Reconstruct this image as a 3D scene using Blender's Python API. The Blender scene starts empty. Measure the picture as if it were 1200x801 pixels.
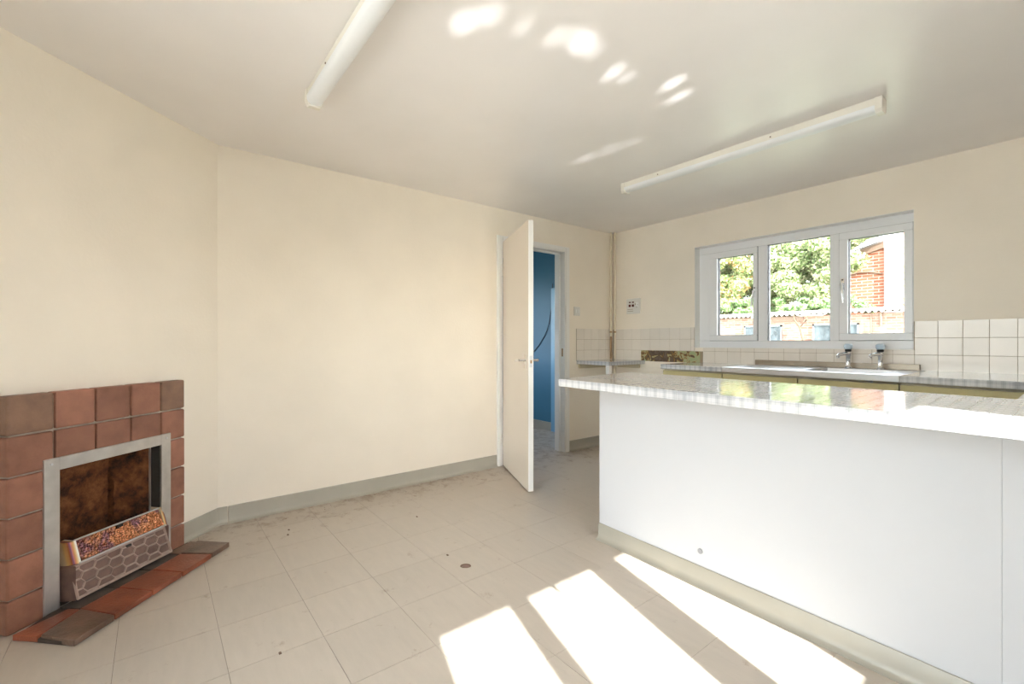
import bpy, bmesh, math, random
import numpy as np
from mathutils import Vector, Matrix
random.seed(7); rng = np.random.default_rng(7)
S = bpy.context.scene
COL = S.collection

# ------------------------------------------------------------------ camera, sky, sun, exposure
CAM_H = 1.10
cam_d = bpy.data.cameras.new('camera'); cam = bpy.data.objects.new('camera', cam_d); COL.objects.link(cam)
cam_d.sensor_width = 36.0; cam_d.lens = 36.0 * 533.0 / 1200.0; cam_d.clip_start = 0.02; cam_d.clip_end = 200
cam.location = (0, 0, CAM_H); cam.rotation_euler = (math.pi / 2, 0, math.radians(51.8))
S.camera = cam
S.view_settings.view_transform = 'Standard'; S.view_settings.look = 'None'
S.view_settings.gamma = 1.0; S.view_settings.use_curve_mapping = False
S.view_settings.exposure = 1.45

SUN_DIR = Vector((-1.0, 0.292, -0.772)).normalized()      # the way the light travels
SUN_EL = math.asin(-SUN_DIR.z)
W = bpy.data.worlds.new('sky'); S.world = W; W.use_nodes = True
wn = W.node_tree.nodes; wl = W.node_tree.links; wn.clear()
w_out = wn.new('ShaderNodeOutputWorld'); w_bg = wn.new('ShaderNodeBackground'); w_sky = wn.new('ShaderNodeTexSky')
w_sky.sky_type = 'NISHITA'; w_sky.sun_disc = False; w_sky.sun_elevation = SUN_EL
w_sky.sun_rotation = math.atan2(1.0, -0.292); w_sky.dust_density = 2.0; w_sky.air_density = 1.0
w_mix = wn.new('ShaderNodeMix'); w_mix.data_type = 'RGBA'; w_mix.inputs['Factor'].default_value = 0.75
w_sc = wn.new('ShaderNodeVectorMath'); w_sc.operation = 'SCALE'; w_sc.inputs['Scale'].default_value = 0.25
wl.new(w_sky.outputs['Color'], w_sc.inputs[0]); wl.new(w_sc.outputs[0], w_mix.inputs['A'])
w_mix.inputs['B'].default_value = (0.96, 0.98, 1.0, 1)
wl.new(w_mix.outputs['Result'], w_bg.inputs['Color']); w_bg.inputs['Strength'].default_value = 4.2
wl.new(w_bg.outputs[0], w_out.inputs[0])

sun_d = bpy.data.lights.new('sun', 'SUN'); sun = bpy.data.objects.new('sun', sun_d); COL.objects.link(sun)
sun_d.energy = 11.0; sun_d.angle = math.radians(0.53); sun_d.color = (1.0, 0.985, 0.96)
sun.rotation_euler = SUN_DIR.to_track_quat('-Z', 'Y').to_euler(); sun.location = (6, -2, 6)
# bodiless spot lamps added in place of sunlight reflected up on to the ceiling
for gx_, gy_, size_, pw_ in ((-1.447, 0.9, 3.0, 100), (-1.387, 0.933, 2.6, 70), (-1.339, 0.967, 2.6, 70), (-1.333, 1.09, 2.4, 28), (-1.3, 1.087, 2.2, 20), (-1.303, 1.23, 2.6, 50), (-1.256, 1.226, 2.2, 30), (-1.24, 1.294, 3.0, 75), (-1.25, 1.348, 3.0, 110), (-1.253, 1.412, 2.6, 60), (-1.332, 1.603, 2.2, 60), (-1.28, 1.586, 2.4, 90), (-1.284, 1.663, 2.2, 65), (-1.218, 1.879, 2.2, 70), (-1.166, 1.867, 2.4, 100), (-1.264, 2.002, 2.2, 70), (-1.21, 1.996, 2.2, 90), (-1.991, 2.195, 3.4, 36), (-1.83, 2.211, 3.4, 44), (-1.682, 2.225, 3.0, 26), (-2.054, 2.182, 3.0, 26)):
    gd = bpy.data.lights.new('glint_stand_in', 'SPOT'); go = bpy.data.objects.new('glint_stand_in', gd); COL.objects.link(go)
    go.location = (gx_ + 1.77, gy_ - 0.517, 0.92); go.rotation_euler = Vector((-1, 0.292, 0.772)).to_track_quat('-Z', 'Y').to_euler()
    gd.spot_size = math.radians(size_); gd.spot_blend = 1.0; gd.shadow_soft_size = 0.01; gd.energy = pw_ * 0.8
S.cycles.diffuse_bounces = 7; S.cycles.max_bounces = 14; S.cycles.transparent_max_bounces = 16
S.cycles.blur_glossy = 0.3; S.cycles.sample_clamp_indirect = 14.0

# ------------------------------------------------------------------ room measurements
CEIL = 2.287; XL = -3.25; YB = 3.96; XR = 0.88; YF = -0.95
CN = Vector((0.7312, 0.6822, 0)); CT = Vector((-0.6822, 0.7312, 0)); CO = Vector((-3.227, 0.278, 0))   # chimney wall

# ------------------------------------------------------------------ helpers: materials
def mat(name, col, rough=0.5, metal=0.0, spec=0.5, var=0.0, vscale=6.0, bump=0.0, bscale=40.0, rnd=0.0, coat=0.0):
    m = bpy.data.materials.new(name); m.use_nodes = True
    nt = m.node_tree; b = nt.nodes['Principled BSDF']
    b.inputs['Base Color'].default_value = (*col, 1); b.inputs['Roughness'].default_value = rough
    b.inputs['Metallic'].default_value = metal; b.inputs['Specular IOR Level'].default_value = spec
    b.inputs['Coat Weight'].default_value = coat; b.inputs['Coat Roughness'].default_value = 0.04
    geo = nt.nodes.new('ShaderNodeNewGeometry')
    last = None
    if var > 0:
        n = nt.nodes.new('ShaderNodeTexNoise'); n.inputs['Scale'].default_value = vscale; n.inputs['Detail'].default_value = 5
        nt.links.new(geo.outputs['Position'], n.inputs['Vector'])
        r = nt.nodes.new('ShaderNodeMapRange'); r.inputs['From Min'].default_value = 0.3; r.inputs['From Max'].default_value = 0.7
        r.inputs['To Min'].default_value = 1 - var; r.inputs['To Max'].default_value = 1 + var * 0.6
        nt.links.new(n.outputs['Fac'], r.inputs['Value'])
        last = r.outputs['Result']
    if rnd > 0:
        oi = nt.nodes.new('ShaderNodeObjectInfo')
        r2 = nt.nodes.new('ShaderNodeMapRange'); r2.inputs['To Min'].default_value = 1 - rnd; r2.inputs['To Max'].default_value = 1 + rnd
        nt.links.new(oi.outputs['Random'], r2.inputs['Value'])
        if last is not None:
            mm = nt.nodes.new('ShaderNodeMath'); mm.operation = 'MULTIPLY'
            nt.links.new(last, mm.inputs[0]); nt.links.new(r2.outputs['Result'], mm.inputs[1]); last = mm.outputs[0]
        else: last = r2.outputs['Result']
    if last is not None:
        sc = nt.nodes.new('ShaderNodeVectorMath'); sc.operation = 'SCALE'; sc.inputs[0].default_value = col
        nt.links.new(last, sc.inputs['Scale']); nt.links.new(sc.outputs[0], b.inputs['Base Color'])
    if bump > 0:
        n2 = nt.nodes.new('ShaderNodeTexNoise'); n2.inputs['Scale'].default_value = bscale; n2.inputs['Detail'].default_value = 4
        nt.links.new(geo.outputs['Position'], n2.inputs['Vector'])
        bp = nt.nodes.new('ShaderNodeBump'); bp.inputs['Strength'].default_value = bump; bp.inputs['Distance'].default_value = 0.01
        nt.links.new(n2.outputs['Fac'], bp.inputs['Height']); nt.links.new(bp.outputs[0], b.inputs['Normal'])
    return m

def N(nt, typ, **kw):
    n = nt.nodes.new(typ)
    for k, v in kw.items():
        if hasattr(n, k): setattr(n, k, v)
        else: n.inputs[k.replace('_', ' ')].default_value = v
    return n
def M2(nt, op, a, b=None, c=None):
    n = nt.nodes.new('ShaderNodeMath'); n.operation = op
    for i, v in enumerate((a, b, c)):
        if v is None: continue
        if isinstance(v, (int, float)): n.inputs[i].default_value = v
        else: nt.links.new(v, n.inputs[i])
    return n.outputs[0]
def ramp(nt, fac, stops):
    r = nt.nodes.new('ShaderNodeValToRGB'); e = r.color_ramp.elements
    while len(e) < len(stops): e.new(0.5)
    for i, (p, c) in enumerate(stops): e[i].position = p; e[i].color = (*c, 1)
    nt.links.new(fac, r.inputs['Fac']); return r.outputs['Color']

def plaid_mat(name):
    m = mat(name, (0.8, 0.8, 0.78), rough=0.12, spec=0.5, coat=0.4); nt = m.node_tree; b = nt.nodes['Principled BSDF']
    geo = nt.nodes.new('ShaderNodeNewGeometry'); sep = nt.nodes.new('ShaderNodeSeparateXYZ')
    nt.links.new(geo.outputs['Position'], sep.inputs[0])
    tot = None
    for ax, off in (('X', 0.0), ('Y', 0.011), ('Z', 0.0115)):
        fr = M2(nt, 'FRACT', M2(nt, 'MULTIPLY_ADD', sep.outputs[ax], 1 / 0.045, off / 0.045 + 40))
        band = M2(nt, 'MULTIPLY', M2(nt, 'LESS_THAN', M2(nt, 'ABSOLUTE', M2(nt, 'SUBTRACT', fr, 0.30)), 0.20), 0.16)
        l1 = M2(nt, 'MULTIPLY', M2(nt, 'LESS_THAN', M2(nt, 'ABSOLUTE', M2(nt, 'SUBTRACT', fr, 0.30)), 0.035), 0.16)
        l2 = M2(nt, 'MULTIPLY', M2(nt, 'LESS_THAN', M2(nt, 'ABSOLUTE', M2(nt, 'SUBTRACT', fr, 0.76)), 0.03), 0.12)
        s = M2(nt, 'ADD', M2(nt, 'ADD', band, l1), l2)
        tot = s if tot is None else M2(nt, 'ADD', tot, s)
    col = ramp(nt, tot, [(0.0, (0.70, 0.70, 0.71)), (0.6, (0.38, 0.39, 0.42))])
    nt.links.new(col, b.inputs['Base Color'])
    nz = N(nt, 'ShaderNodeTexNoise'); nz.inputs['Scale'].default_value = 7.0; nz.inputs['Detail'].default_value = 1
    nt.links.new(geo.outputs['Position'], nz.inputs['Vector'])
    bp = nt.nodes.new('ShaderNodeBump'); bp.inputs['Strength'].default_value = 0.006; bp.inputs['Distance'].default_value = 0.01
    nt.links.new(nz.outputs['Fac'], bp.inputs['Height']); nt.links.new(bp.outputs[0], b.inputs['Normal'])
    return m

def brick_mat(name, c1, c2, mortar, k=1.0, rough=0.9):
    m = mat(name, c1, rough=rough, spec=0.2); nt = m.node_tree; b = nt.nodes['Principled BSDF']
    geo = nt.nodes.new('ShaderNodeNewGeometry'); sep = nt.nodes.new('ShaderNodeSeparateXYZ'); cb = nt.nodes.new('ShaderNodeCombineXYZ')
    nt.links.new(geo.outputs['Position'], sep.inputs[0])
    nt.links.new(M2(nt, 'ADD', sep.outputs['X'], sep.outputs['Y']), cb.inputs['X']); nt.links.new(sep.outputs['Z'], cb.inputs['Y'])
    br = nt.nodes.new('ShaderNodeTexBrick'); br.inputs['Scale'].default_value = 1.0
    br.inputs['Brick Width'].default_value = 0.225 * k; br.inputs['Row Height'].default_value = 0.075 * k; br.inputs['Mortar Size'].default_value = 0.007 * k
    br.inputs['Color1'].default_value = (*c1, 1); br.inputs['Color2'].default_value = (*c2, 1); br.inputs['Mortar'].default_value = (*mortar, 1)
    nt.links.new(cb.outputs[0], br.inputs['Vector']); nt.links.new(br.outputs['Color'], b.inputs['Base Color'])
    bp = nt.nodes.new('ShaderNodeBump'); bp.inputs['Strength'].default_value = 0.3; bp.inputs['Distance'].default_value = 0.01; bp.invert = True
    nt.links.new(br.outputs['Fac'], bp.inputs['Height']); nt.links.new(bp.outputs[0], b.inputs['Normal'])
    return m

def glass_mat(name, tint=(0.96, 0.98, 0.97)):
    m = bpy.data.materials.new(name); m.use_nodes = True; nt = m.node_tree; nt.nodes.clear()
    o = nt.nodes.new('ShaderNodeOutputMaterial'); mx = nt.nodes.new('ShaderNodeMixShader')
    tr = nt.nodes.new('ShaderNodeBsdfTransparent'); gl = nt.nodes.new('ShaderNodeBsdfGlossy'); fr = nt.nodes.new('ShaderNodeFresnel')
    tr.inputs[0].default_value = (*tint, 1); gl.inputs['Roughness'].default_value = 0.0; fr.inputs['IOR'].default_value = 1.45
    nt.links.new(fr.outputs[0], mx.inputs[0]); nt.links.new(tr.outputs[0], mx.inputs[1]); nt.links.new(gl.outputs[0], mx.inputs[2])
    nt.links.new(mx.outputs[0], o.inputs[0]); return m

def leaf_mat(name, stops):
    m = mat(name, (0.1, 0.2, 0.05), rough=0.55, spec=0.3); nt = m.node_tree; b = nt.nodes['Principled BSDF']
    geo = nt.nodes.new('ShaderNodeNewGeometry')
    c = ramp(nt, geo.outputs['Random Per Island'], stops)
    nt.links.new(c, b.inputs['Base Color'])
    tl = nt.nodes.new('ShaderNodeBsdfTranslucent'); nt.links.new(c, tl.inputs[0])
    mx = nt.nodes.new('ShaderNodeMixShader'); mx.inputs[0].default_value = 0.35
    nt.links.new(b.outputs[0], mx.inputs[1]); nt.links.new(tl.outputs[0], mx.inputs[2])
    nt.links.new(mx.outputs[0], nt.nodes['Material Output'].inputs[0]); return m

MT = {}
MT['wall'] = mat('cream_emulsion', (0.885, 0.812, 0.712), rough=0.6, spec=0.3, var=0.03, vscale=3, bump=0.12, bscale=60)
MT['ceiling'] = mat('white_gloss_ceiling', (0.865, 0.835, 0.82), rough=0.30, spec=0.35, var=0.03, vscale=2, bump=0.05, bscale=3)
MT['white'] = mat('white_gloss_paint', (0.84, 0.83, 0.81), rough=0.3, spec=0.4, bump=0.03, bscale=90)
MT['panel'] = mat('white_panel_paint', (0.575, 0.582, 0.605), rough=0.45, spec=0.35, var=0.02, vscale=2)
MT['door'] = mat('cream_gloss_door', (0.74, 0.67, 0.59), rough=0.28, spec=0.4, var=0.02, vscale=3)
MT['upvc'] = mat('white_upvc', (0.84, 0.85, 0.88), rough=0.25, spec=0.5)
MT['seal'] = mat('dark_rubber_seal', (0.03, 0.035, 0.05), rough=0.5)
MT['gasket'] = mat('grey_gasket', (0.16, 0.16, 0.18), rough=0.6)
MT['glass'] = glass_mat('window_glass')
MT['skirt'] = mat('grey_green_vinyl_skirting', (0.43, 0.405, 0.345), rough=0.4, var=0.06, vscale=5)
MT['skirt_pen'] = mat('beige_vinyl_skirting', (0.395, 0.37, 0.31), rough=0.35, var=0.05, vscale=5)
MT['plaid'] = plaid_mat('grey_plaid_laminate')
MT['olive'] = mat('olive_cream_laminate', (0.50, 0.43, 0.22), rough=0.4, var=0.03)
MT['carcass'] = mat('cream_carcass', (0.62, 0.55, 0.40), rough=0.5)
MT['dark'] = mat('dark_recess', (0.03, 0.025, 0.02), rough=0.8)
MT['steel'] = mat('brushed_stainless_steel', (0.66, 0.67, 0.70), rough=0.38, metal=1.0, var=0.06, vscale=8)
MT['upstand'] = mat('brown_reflection_upstand', (0.40, 0.34, 0.27), rough=0.35, metal=0.6, var=0.2, vscale=7)  # brown in the colour stands for tiles reflected in the metal
MT['chrome'] = mat('chrome', (0.82, 0.83, 0.85), rough=0.06, metal=1.0)
MT['black_plastic'] = mat('black_plastic', (0.02, 0.02, 0.022), rough=0.35)
MT['blue_top'] = mat('clear_blue_tap_head', (0.55, 0.68, 0.80), rough=0.1, spec=0.7)
MT['tile'] = mat('cream_glazed_tile', (0.82, 0.76, 0.69), rough=0.15, spec=0.5, rnd=0.03, var=0.02, vscale=12)
MT['grout'] = mat('brown_grout', (0.36, 0.28, 0.20), rough=0.9)
MT['quarry'] = mat('red_quarry_tile', (0.31, 0.14, 0.092), rough=0.5, spec=0.35, var=0.22, vscale=14, rnd=0.16, bump=0.15, bscale=120)
MT['quarry_brown'] = mat('brown_quarry_tile', (0.235, 0.135, 0.09), rough=0.5, spec=0.35, var=0.22, vscale=14, rnd=0.10, bump=0.15, bscale=120)
MT['hearth_red'] = mat('hearth_red_quarry_tile', (0.32, 0.095, 0.05), rough=0.35, spec=0.4, var=0.4, vscale=9, rnd=0.2, bump=0.2, bscale=90)
MT['hearth_brown'] = mat('hearth_brown_quarry_tile', (0.17, 0.105, 0.075), rough=0.35, spec=0.45, var=0.35, vscale=11, rnd=0.1, bump=0.2, bscale=90)
MT['mortar'] = mat('grey_mortar', (0.50, 0.43, 0.36), rough=0.95, var=0.35, vscale=20)
MT['soot'] = mat('sooty_mortar', (0.07, 0.055, 0.045), rough=0.9, var=0.5, vscale=18)
MT['alu'] = mat('dull_aluminium_trim', (0.60, 0.58, 0.56), rough=0.38, metal=0.75, var=0.12, vscale=16)
MT['fluoro'] = mat('white_diffuser', (0.84, 0.86, 0.88), rough=0.3, spec=0.5)
MT['spine'] = mat('cream_enamel_spine', (0.82, 0.79, 0.72), rough=0.35)
MT['pipe'] = mat('painted_pipe_cream', (0.76, 0.68, 0.54), rough=0.4, var=0.06, vscale=9)
MT['pipe_rust'] = mat('bare_copper_pipe', (0.42, 0.27, 0.15), rough=0.4, metal=0.5, var=0.25, vscale=12)
MT['plate'] = mat('white_switch_plate', (0.74, 0.72, 0.68), rough=0.3)
MT['red_switch'] = mat('dark_red_rocker', (0.10, 0.012, 0.010), rough=0.3)
MT['blue'] = mat('blue_emulsion', (0.055, 0.19, 0.31), rough=0.55, var=0.08, vscale=2)
MT['cable'] = mat('dark_cable', (0.02, 0.03, 0.05), rough=0.5)
MT['plaster'] = mat('bare_cream_plaster', (0.70, 0.60, 0.44), rough=0.8, var=0.08, vscale=6)
MT['brickout'] = brick_mat('red_brick', (0.30, 0.10, 0.06), (0.36, 0.14, 0.085), (0.50, 0.42, 0.36), k=1.5)
MT['brickpale'] = brick_mat('pale_weathered_brick', (0.20, 0.095, 0.068), (0.27, 0.17, 0.13), (0.29, 0.24, 0.20))
MT['asbestos'] = mat('pale_cement_sheet', (0.42, 0.39, 0.36), rough=0.85, var=0.15, vscale=6)
MT['render_white'] = mat('white_render', (0.82, 0.80, 0.77), rough=0.8)
MT['bargeboard'] = mat('brown_bargeboard', (0.16, 0.10, 0.07), rough=0.7)
MT['slate'] = mat('slate_roof', (0.17, 0.15, 0.15), rough=0.7, var=0.2)
MT['bark'] = mat('brown_bark', (0.12, 0.085, 0.055), rough=0.9, var=0.3, vscale=20)
MT['ground'] = mat('pale_concrete_yard', (0.22, 0.23, 0.16), rough=0.9, var=0.2, vscale=3)
MT['leaf'] = leaf_mat('mid_green_leaf', [(0.0, (0.08, 0.14, 0.04)), (0.4, (0.24, 0.31, 0.13)), (0.75, (0.44, 0.47, 0.26)), (1.0, (0.62, 0.56, 0.40))])
MT['leaf_orange'] = leaf_mat('turning_leaf', [(0.0, (0.10, 0.16, 0.05)), (0.5, (0.30, 0.36, 0.15)), (0.78, (0.46, 0.46, 0.25)), (0.86, (0.52, 0.26, 0.09)), (1.0, (0.60, 0.34, 0.16))])
MT['leaf_dark'] = leaf_mat('deep_green_leaf', [(0.0, (0.07, 0.14, 0.04)), (0.5, (0.22, 0.34, 0.14)), (1.0, (0.48, 0.56, 0.30))])

def floor_mat():
    m = mat('beige_vinyl_tile', (0.55, 0.495, 0.405), rough=0.33, spec=0.4); nt = m.node_tree; b = nt.nodes['Principled BSDF']
    geo = nt.nodes.new('ShaderNodeNewGeometry'); oi = nt.nodes.new('ShaderNodeObjectInfo')
    mp = N(nt, 'ShaderNodeMapping'); mp.inputs['Scale'].default_value = (3.0, 14.0, 1); mp.inputs['Rotation'].default_value = (0, 0, 0.35)
    nt.links.new(geo.outputs['Position'], mp.inputs['Vector'])
    nz = N(nt, 'ShaderNodeTexNoise'); nz.inputs['Scale'].default_value = 2.2; nz.inputs['Detail'].default_value = 6; nz.inputs['Roughness'].default_value = 0.6
    nt.links.new(mp.outputs[0], nz.inputs['Vector'])
    v = M2(nt, 'MULTIPLY_ADD', nz.outputs['Fac'], 0.22, 0.875)
    v = M2(nt, 'MULTIPLY', v, M2(nt, 'MULTIPLY_ADD', oi.outputs['Random'], 0.05, 0.975))
    sc = N(nt, 'ShaderNodeVectorMath', operation='SCALE'); sc.inputs[0].default_value = (0.50, 0.44, 0.375); nt.links.new(v, sc.inputs['Scale'])
    # brown trodden dirt and scuffs along the foot of the left wall
    sep = nt.nodes.new('ShaderNodeSeparateXYZ'); nt.links.new(geo.outputs['Position'], sep.inputs[0])
    d1 = N(nt, 'ShaderNodeTexNoise'); d1.inputs['Scale'].default_value = 9.0; d1.inputs['Detail'].default_value = 8; d1.inputs['Roughness'].default_value = 0.75
    nt.links.new(geo.outputs['Position'], d1.inputs['Vector'])
    near = N(nt, 'ShaderNodeMapRange'); near.inputs['From Min'].default_value = -3.22; near.inputs['From Max'].default_value = -2.70
    near.inputs['To Min'].default_value = 0.145; near.inputs['To Max'].default_value = 0.0; nt.links.new(sep.outputs['X'], near.inputs['Value'])
    dm = N(nt, 'ShaderNodeMapRange'); dm.inputs['From Min'].default_value = 0.60; dm.inputs['From Max'].default_value = 0.74
    nt.links.new(M2(nt, 'ADD', d1.outputs['Fac'], near.outputs['Result']), dm.inputs['Value'])
    mx = N(nt, 'ShaderNodeMix', data_type='RGBA'); nt.links.new(M2(nt, 'MULTIPLY', dm.outputs['Result'], 0.75), mx.inputs['Factor'])
    nt.links.new(sc.outputs[0], mx.inputs['A']); mx.inputs['B'].default_value = (0.27, 0.19, 0.13, 1)
    nt.links.new(mx.outputs['Result'], b.inputs['Base Color'])
    rr = M2(nt, 'MULTIPLY_ADD', nz.outputs['Fac'], 0.25, 0.22); nt.links.new(rr, b.inputs['Roughness'])
    return m
MT['floor'] = floor_mat()
MT['floor_joint'] = mat('dark_floor_joint', (0.16, 0.135, 0.11), rough=0.9)

def fireback_mat():
    m = mat('rusty_sooty_fireback', (0.1, 0.04, 0.02), rough=0.85, spec=0.2); nt = m.node_tree; b = nt.nodes['Principled BSDF']
    geo = nt.nodes.new('ShaderNodeNewGeometry'); n = N(nt, 'ShaderNodeTexNoise'); n.inputs['Scale'].default_value = 11; n.inputs['Detail'].default_value = 9; n.inputs['Roughness'].default_value = 0.7
    nt.links.new(geo.outputs['Position'], n.inputs['Vector'])
    c = ramp(nt, n.outputs['Fac'], [(0.36, (0.012, 0.008, 0.007)), (0.45, (0.07, 0.028, 0.014)), (0.55, (0.16, 0.058, 0.022)), (0.66, (0.25, 0.10, 0.04)), (0.78, (0.22, 0.17, 0.14))])
    nt.links.new(c, b.inputs['Base Color'])
    bp = nt.nodes.new('ShaderNodeBump'); bp.inputs['Strength'].default_value = 0.6; bp.inputs['Distance'].default_value = 0.02
    nt.links.new(n.outputs['Fac'], bp.inputs['Height']); nt.links.new(bp.outputs[0], b.inputs['Normal']); return m
MT['fireback'] = fireback_mat()

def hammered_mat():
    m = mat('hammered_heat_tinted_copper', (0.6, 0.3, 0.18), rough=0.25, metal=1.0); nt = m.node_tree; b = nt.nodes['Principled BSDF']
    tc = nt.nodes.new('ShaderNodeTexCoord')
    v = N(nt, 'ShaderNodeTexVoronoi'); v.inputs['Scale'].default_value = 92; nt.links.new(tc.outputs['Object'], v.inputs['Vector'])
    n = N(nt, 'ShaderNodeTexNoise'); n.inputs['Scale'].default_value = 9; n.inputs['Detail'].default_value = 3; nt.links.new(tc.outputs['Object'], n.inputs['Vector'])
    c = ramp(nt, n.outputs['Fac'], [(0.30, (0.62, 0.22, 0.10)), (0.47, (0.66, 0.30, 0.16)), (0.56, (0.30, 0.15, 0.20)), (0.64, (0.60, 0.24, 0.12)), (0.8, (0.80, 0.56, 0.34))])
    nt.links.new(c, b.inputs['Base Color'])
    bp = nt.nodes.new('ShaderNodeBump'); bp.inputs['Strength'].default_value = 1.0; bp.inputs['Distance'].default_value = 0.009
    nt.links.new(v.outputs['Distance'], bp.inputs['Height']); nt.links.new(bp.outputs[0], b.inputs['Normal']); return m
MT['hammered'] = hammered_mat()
def endcap_mat():
    m = mat('heat_blued_end_cap', (0.7, 0.5, 0.3), rough=0.3, metal=0.5); nt = m.node_tree; b = nt.nodes['Principled BSDF']
    tc = nt.nodes.new('ShaderNodeTexCoord'); sep = nt.nodes.new('ShaderNodeSeparateXYZ'); nt.links.new(tc.outputs['Generated'], sep.inputs[0])
    c = ramp(nt, sep.outputs['X'], [(0.0, (0.75, 0.62, 0.42)), (0.18, (0.70, 0.42, 0.16)), (0.36, (0.34, 0.09, 0.02)), (0.48, (0.09, 0.03, 0.09)), (0.60, (0.34, 0.10, 0.03)), (0.74, (0.74, 0.46, 0.20)), (0.88, (0.85, 0.80, 0.68)), (1.0, (0.8, 0.8, 0.75))])
    nt.links.new(c, b.inputs['Base Color']); return m
MT['endcap'] = endcap_mat()
MT['grille'] = mat('mauve_grille', (0.22, 0.135, 0.11), rough=0.5, metal=0.3, var=0.3, vscale=20)
MT['grille_ridge'] = mat('pale_grille_ridge', (0.50, 0.37, 0.31), rough=0.45, metal=0.3, var=0.2, vscale=30)  # ridges are paler than the plate between them
def green_mat():
    m = mat('bare_green_paint_and_glue', (0.36, 0.42, 0.22), rough=0.8); nt = m.node_tree; b = nt.nodes['Principled BSDF']
    geo = nt.nodes.new('ShaderNodeNewGeometry'); n = N(nt, 'ShaderNodeTexNoise'); n.inputs['Scale'].default_value = 16; n.inputs['Detail'].default_value = 7; n.inputs['Distortion'].default_value = 1.3
    nt.links.new(geo.outputs['Position'], n.inputs['Vector'])
    sep = nt.nodes.new('ShaderNodeSeparateXYZ'); nt.links.new(geo.outputs['Position'], sep.inputs[0])
    mid = M2(nt, 'MULTIPLY', M2(nt, 'ABSOLUTE', M2(nt, 'ADD', sep.outputs['X'], 2.62)), -0.55)
    f = M2(nt, 'ADD', M2(nt, 'ADD', n.outputs['Fac'], mid), 0.12)
    c = ramp(nt, f, [(0.30, (0.34, 0.42, 0.22)), (0.44, (0.45, 0.42, 0.24)), (0.47, (0.34, 0.19, 0.06)), (0.55, (0.10, 0.07, 0.05)), (0.72, (0.17, 0.12, 0.09))])
    nt.links.new(c, b.inputs['Base Color']); return m
MT['green'] = green_mat()
MT['outgrey'] = mat('soft_grey_mark', (0.30, 0.30, 0.32), rough=0.6)

# ------------------------------------------------------------------ helpers: geometry
class MB:
    def __init__(s): s.bm = bmesh.new()
    def box(s, x0, x1, y0, y1, z0, z1, mtx=None):
        r = bmesh.ops.create_cube(s.bm, size=1.0)
        for v in r['verts']:
            v.co = Vector(((x0 + x1) / 2 + v.co.x * (x1 - x0), (y0 + y1) / 2 + v.co.y * (y1 - y0), (z0 + z1) / 2 + v.co.z * (z1 - z0)))
            if mtx is not None: v.co = mtx @ v.co
        return s
    def prism(s, pts, z0, z1):                        # footprint polygon, counter-clockwise
        lo = [s.bm.verts.new((p[0], p[1], z0)) for p in pts]; hi = [s.bm.verts.new((p[0], p[1], z1)) for p in pts]
        n = len(pts); s.bm.faces.new(lo[::-1]); s.bm.faces.new(hi)
        for i in range(n): s.bm.faces.new((lo[i], lo[(i + 1) % n], hi[(i + 1) % n], hi[i]))
        return s
    def sweep(s, prof, a, b, up=Vector((0, 0, 1)), side=None):   # profile (side, up) extruded from a to b
        a, b = Vector(a), Vector(b); d = (b - a).normalized(); sd = side if side is not None else d.cross(up).normalized()
        A = [s.bm.verts.new(a + sd * p[0] + up * p[1]) for p in prof]; B = [s.bm.verts.new(b + sd * p[0] + up * p[1]) for p in prof]
        n = len(prof); s.bm.faces.new(A[::-1]); s.bm.faces.new(B)
        for i in range(n): s.bm.faces.new((A[i], A[(i + 1) % n], B[(i + 1) % n], B[i]))
        return s
    def tube(s, pts, r, seg=10, caps=True):
        pts = [Vector(p) for p in pts]; rings = []
        rr = r if isinstance(r, (list, tuple)) else [r] * len(pts)
        for i, p in enumerate(pts):
            d = (pts[min(i + 1, len(pts) - 1)] - pts[max(i - 1, 0)]).normalized()
            u = d.cross(Vector((0, 0, 1)) if abs(d.z) < 0.9 else Vector((1, 0, 0))).normalized(); w = d.cross(u)
            rings.append([s.bm.verts.new(p + (u * math.cos(2 * math.pi * k / seg) + w * math.sin(2 * math.pi * k / seg)) * rr[i]) for k in range(seg)])
        for A, B in zip(rings, rings[1:]):
            for k in range(seg): s.bm.faces.new((A[k], A[(k + 1) % seg], B[(k + 1) % seg], B[k]))
        if caps: s.bm.faces.new(rings[0][::-1]); s.bm.faces.new(rings[-1])
        return s
    def lathe(s, prof, c=(0, 0, 0), seg=20):           # (radius, z) pairs from bottom to top
        return s.tube([(c[0], c[1], c[2] + z) for _, z in prof], [max(r, 0.0005) for r, _ in prof], seg) if all(prof[i + 1][1] > prof[i][1] for i in range(len(prof) - 1)) else s
    def build(s, name, m, parent=None, bev=0.0, seg=2, smooth=False, recentre=None):
        bm = s.bm
        bmesh.ops.recalc_face_normals(bm, faces=bm.faces)
        if bev > 0:
            es = [e for e in bm.edges if len(e.link_faces) == 2 and e.calc_face_angle(0) > 0.5]
            bmesh.ops.bevel(bm, geom=es, offset=bev, segments=seg, profile=0.5, affect='EDGES', clamp_overlap=True)
        me = bpy.data.meshes.new(name); 
        off = Vector((0, 0, 0))
        if recentre or (recentre is None and parent is None):
            vs = [v.co for v in bm.verts]
            lo = Vector([min(v[i] for v in vs) for i in range(3)]); hi = Vector([max(v[i] for v in vs) for i in range(3)])
            off = Vector(((lo.x + hi.x) / 2, (lo.y + hi.y) / 2, lo.z))
            for v in bm.verts: v.co -= off
        bm.to_mesh(me); bm.free()
        if smooth:
            for p in me.polygons: p.use_smooth = True
            try: me.set_sharp_from_angle(angle=math.radians(40))
            except Exception: pass
        me.materials.append(m)
        o = bpy.data.objects.new(name, me); COL.objects.link(o); o.location = off
        if parent is not None: o.parent = parent
        return o
def tag(o, label=None, cat=None, group=None, kind=None):
    if label: o['label'] = label
    if cat: o['category'] = cat
    if group: o['group'] = group
    if kind: o['kind'] = kind
    return o
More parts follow.
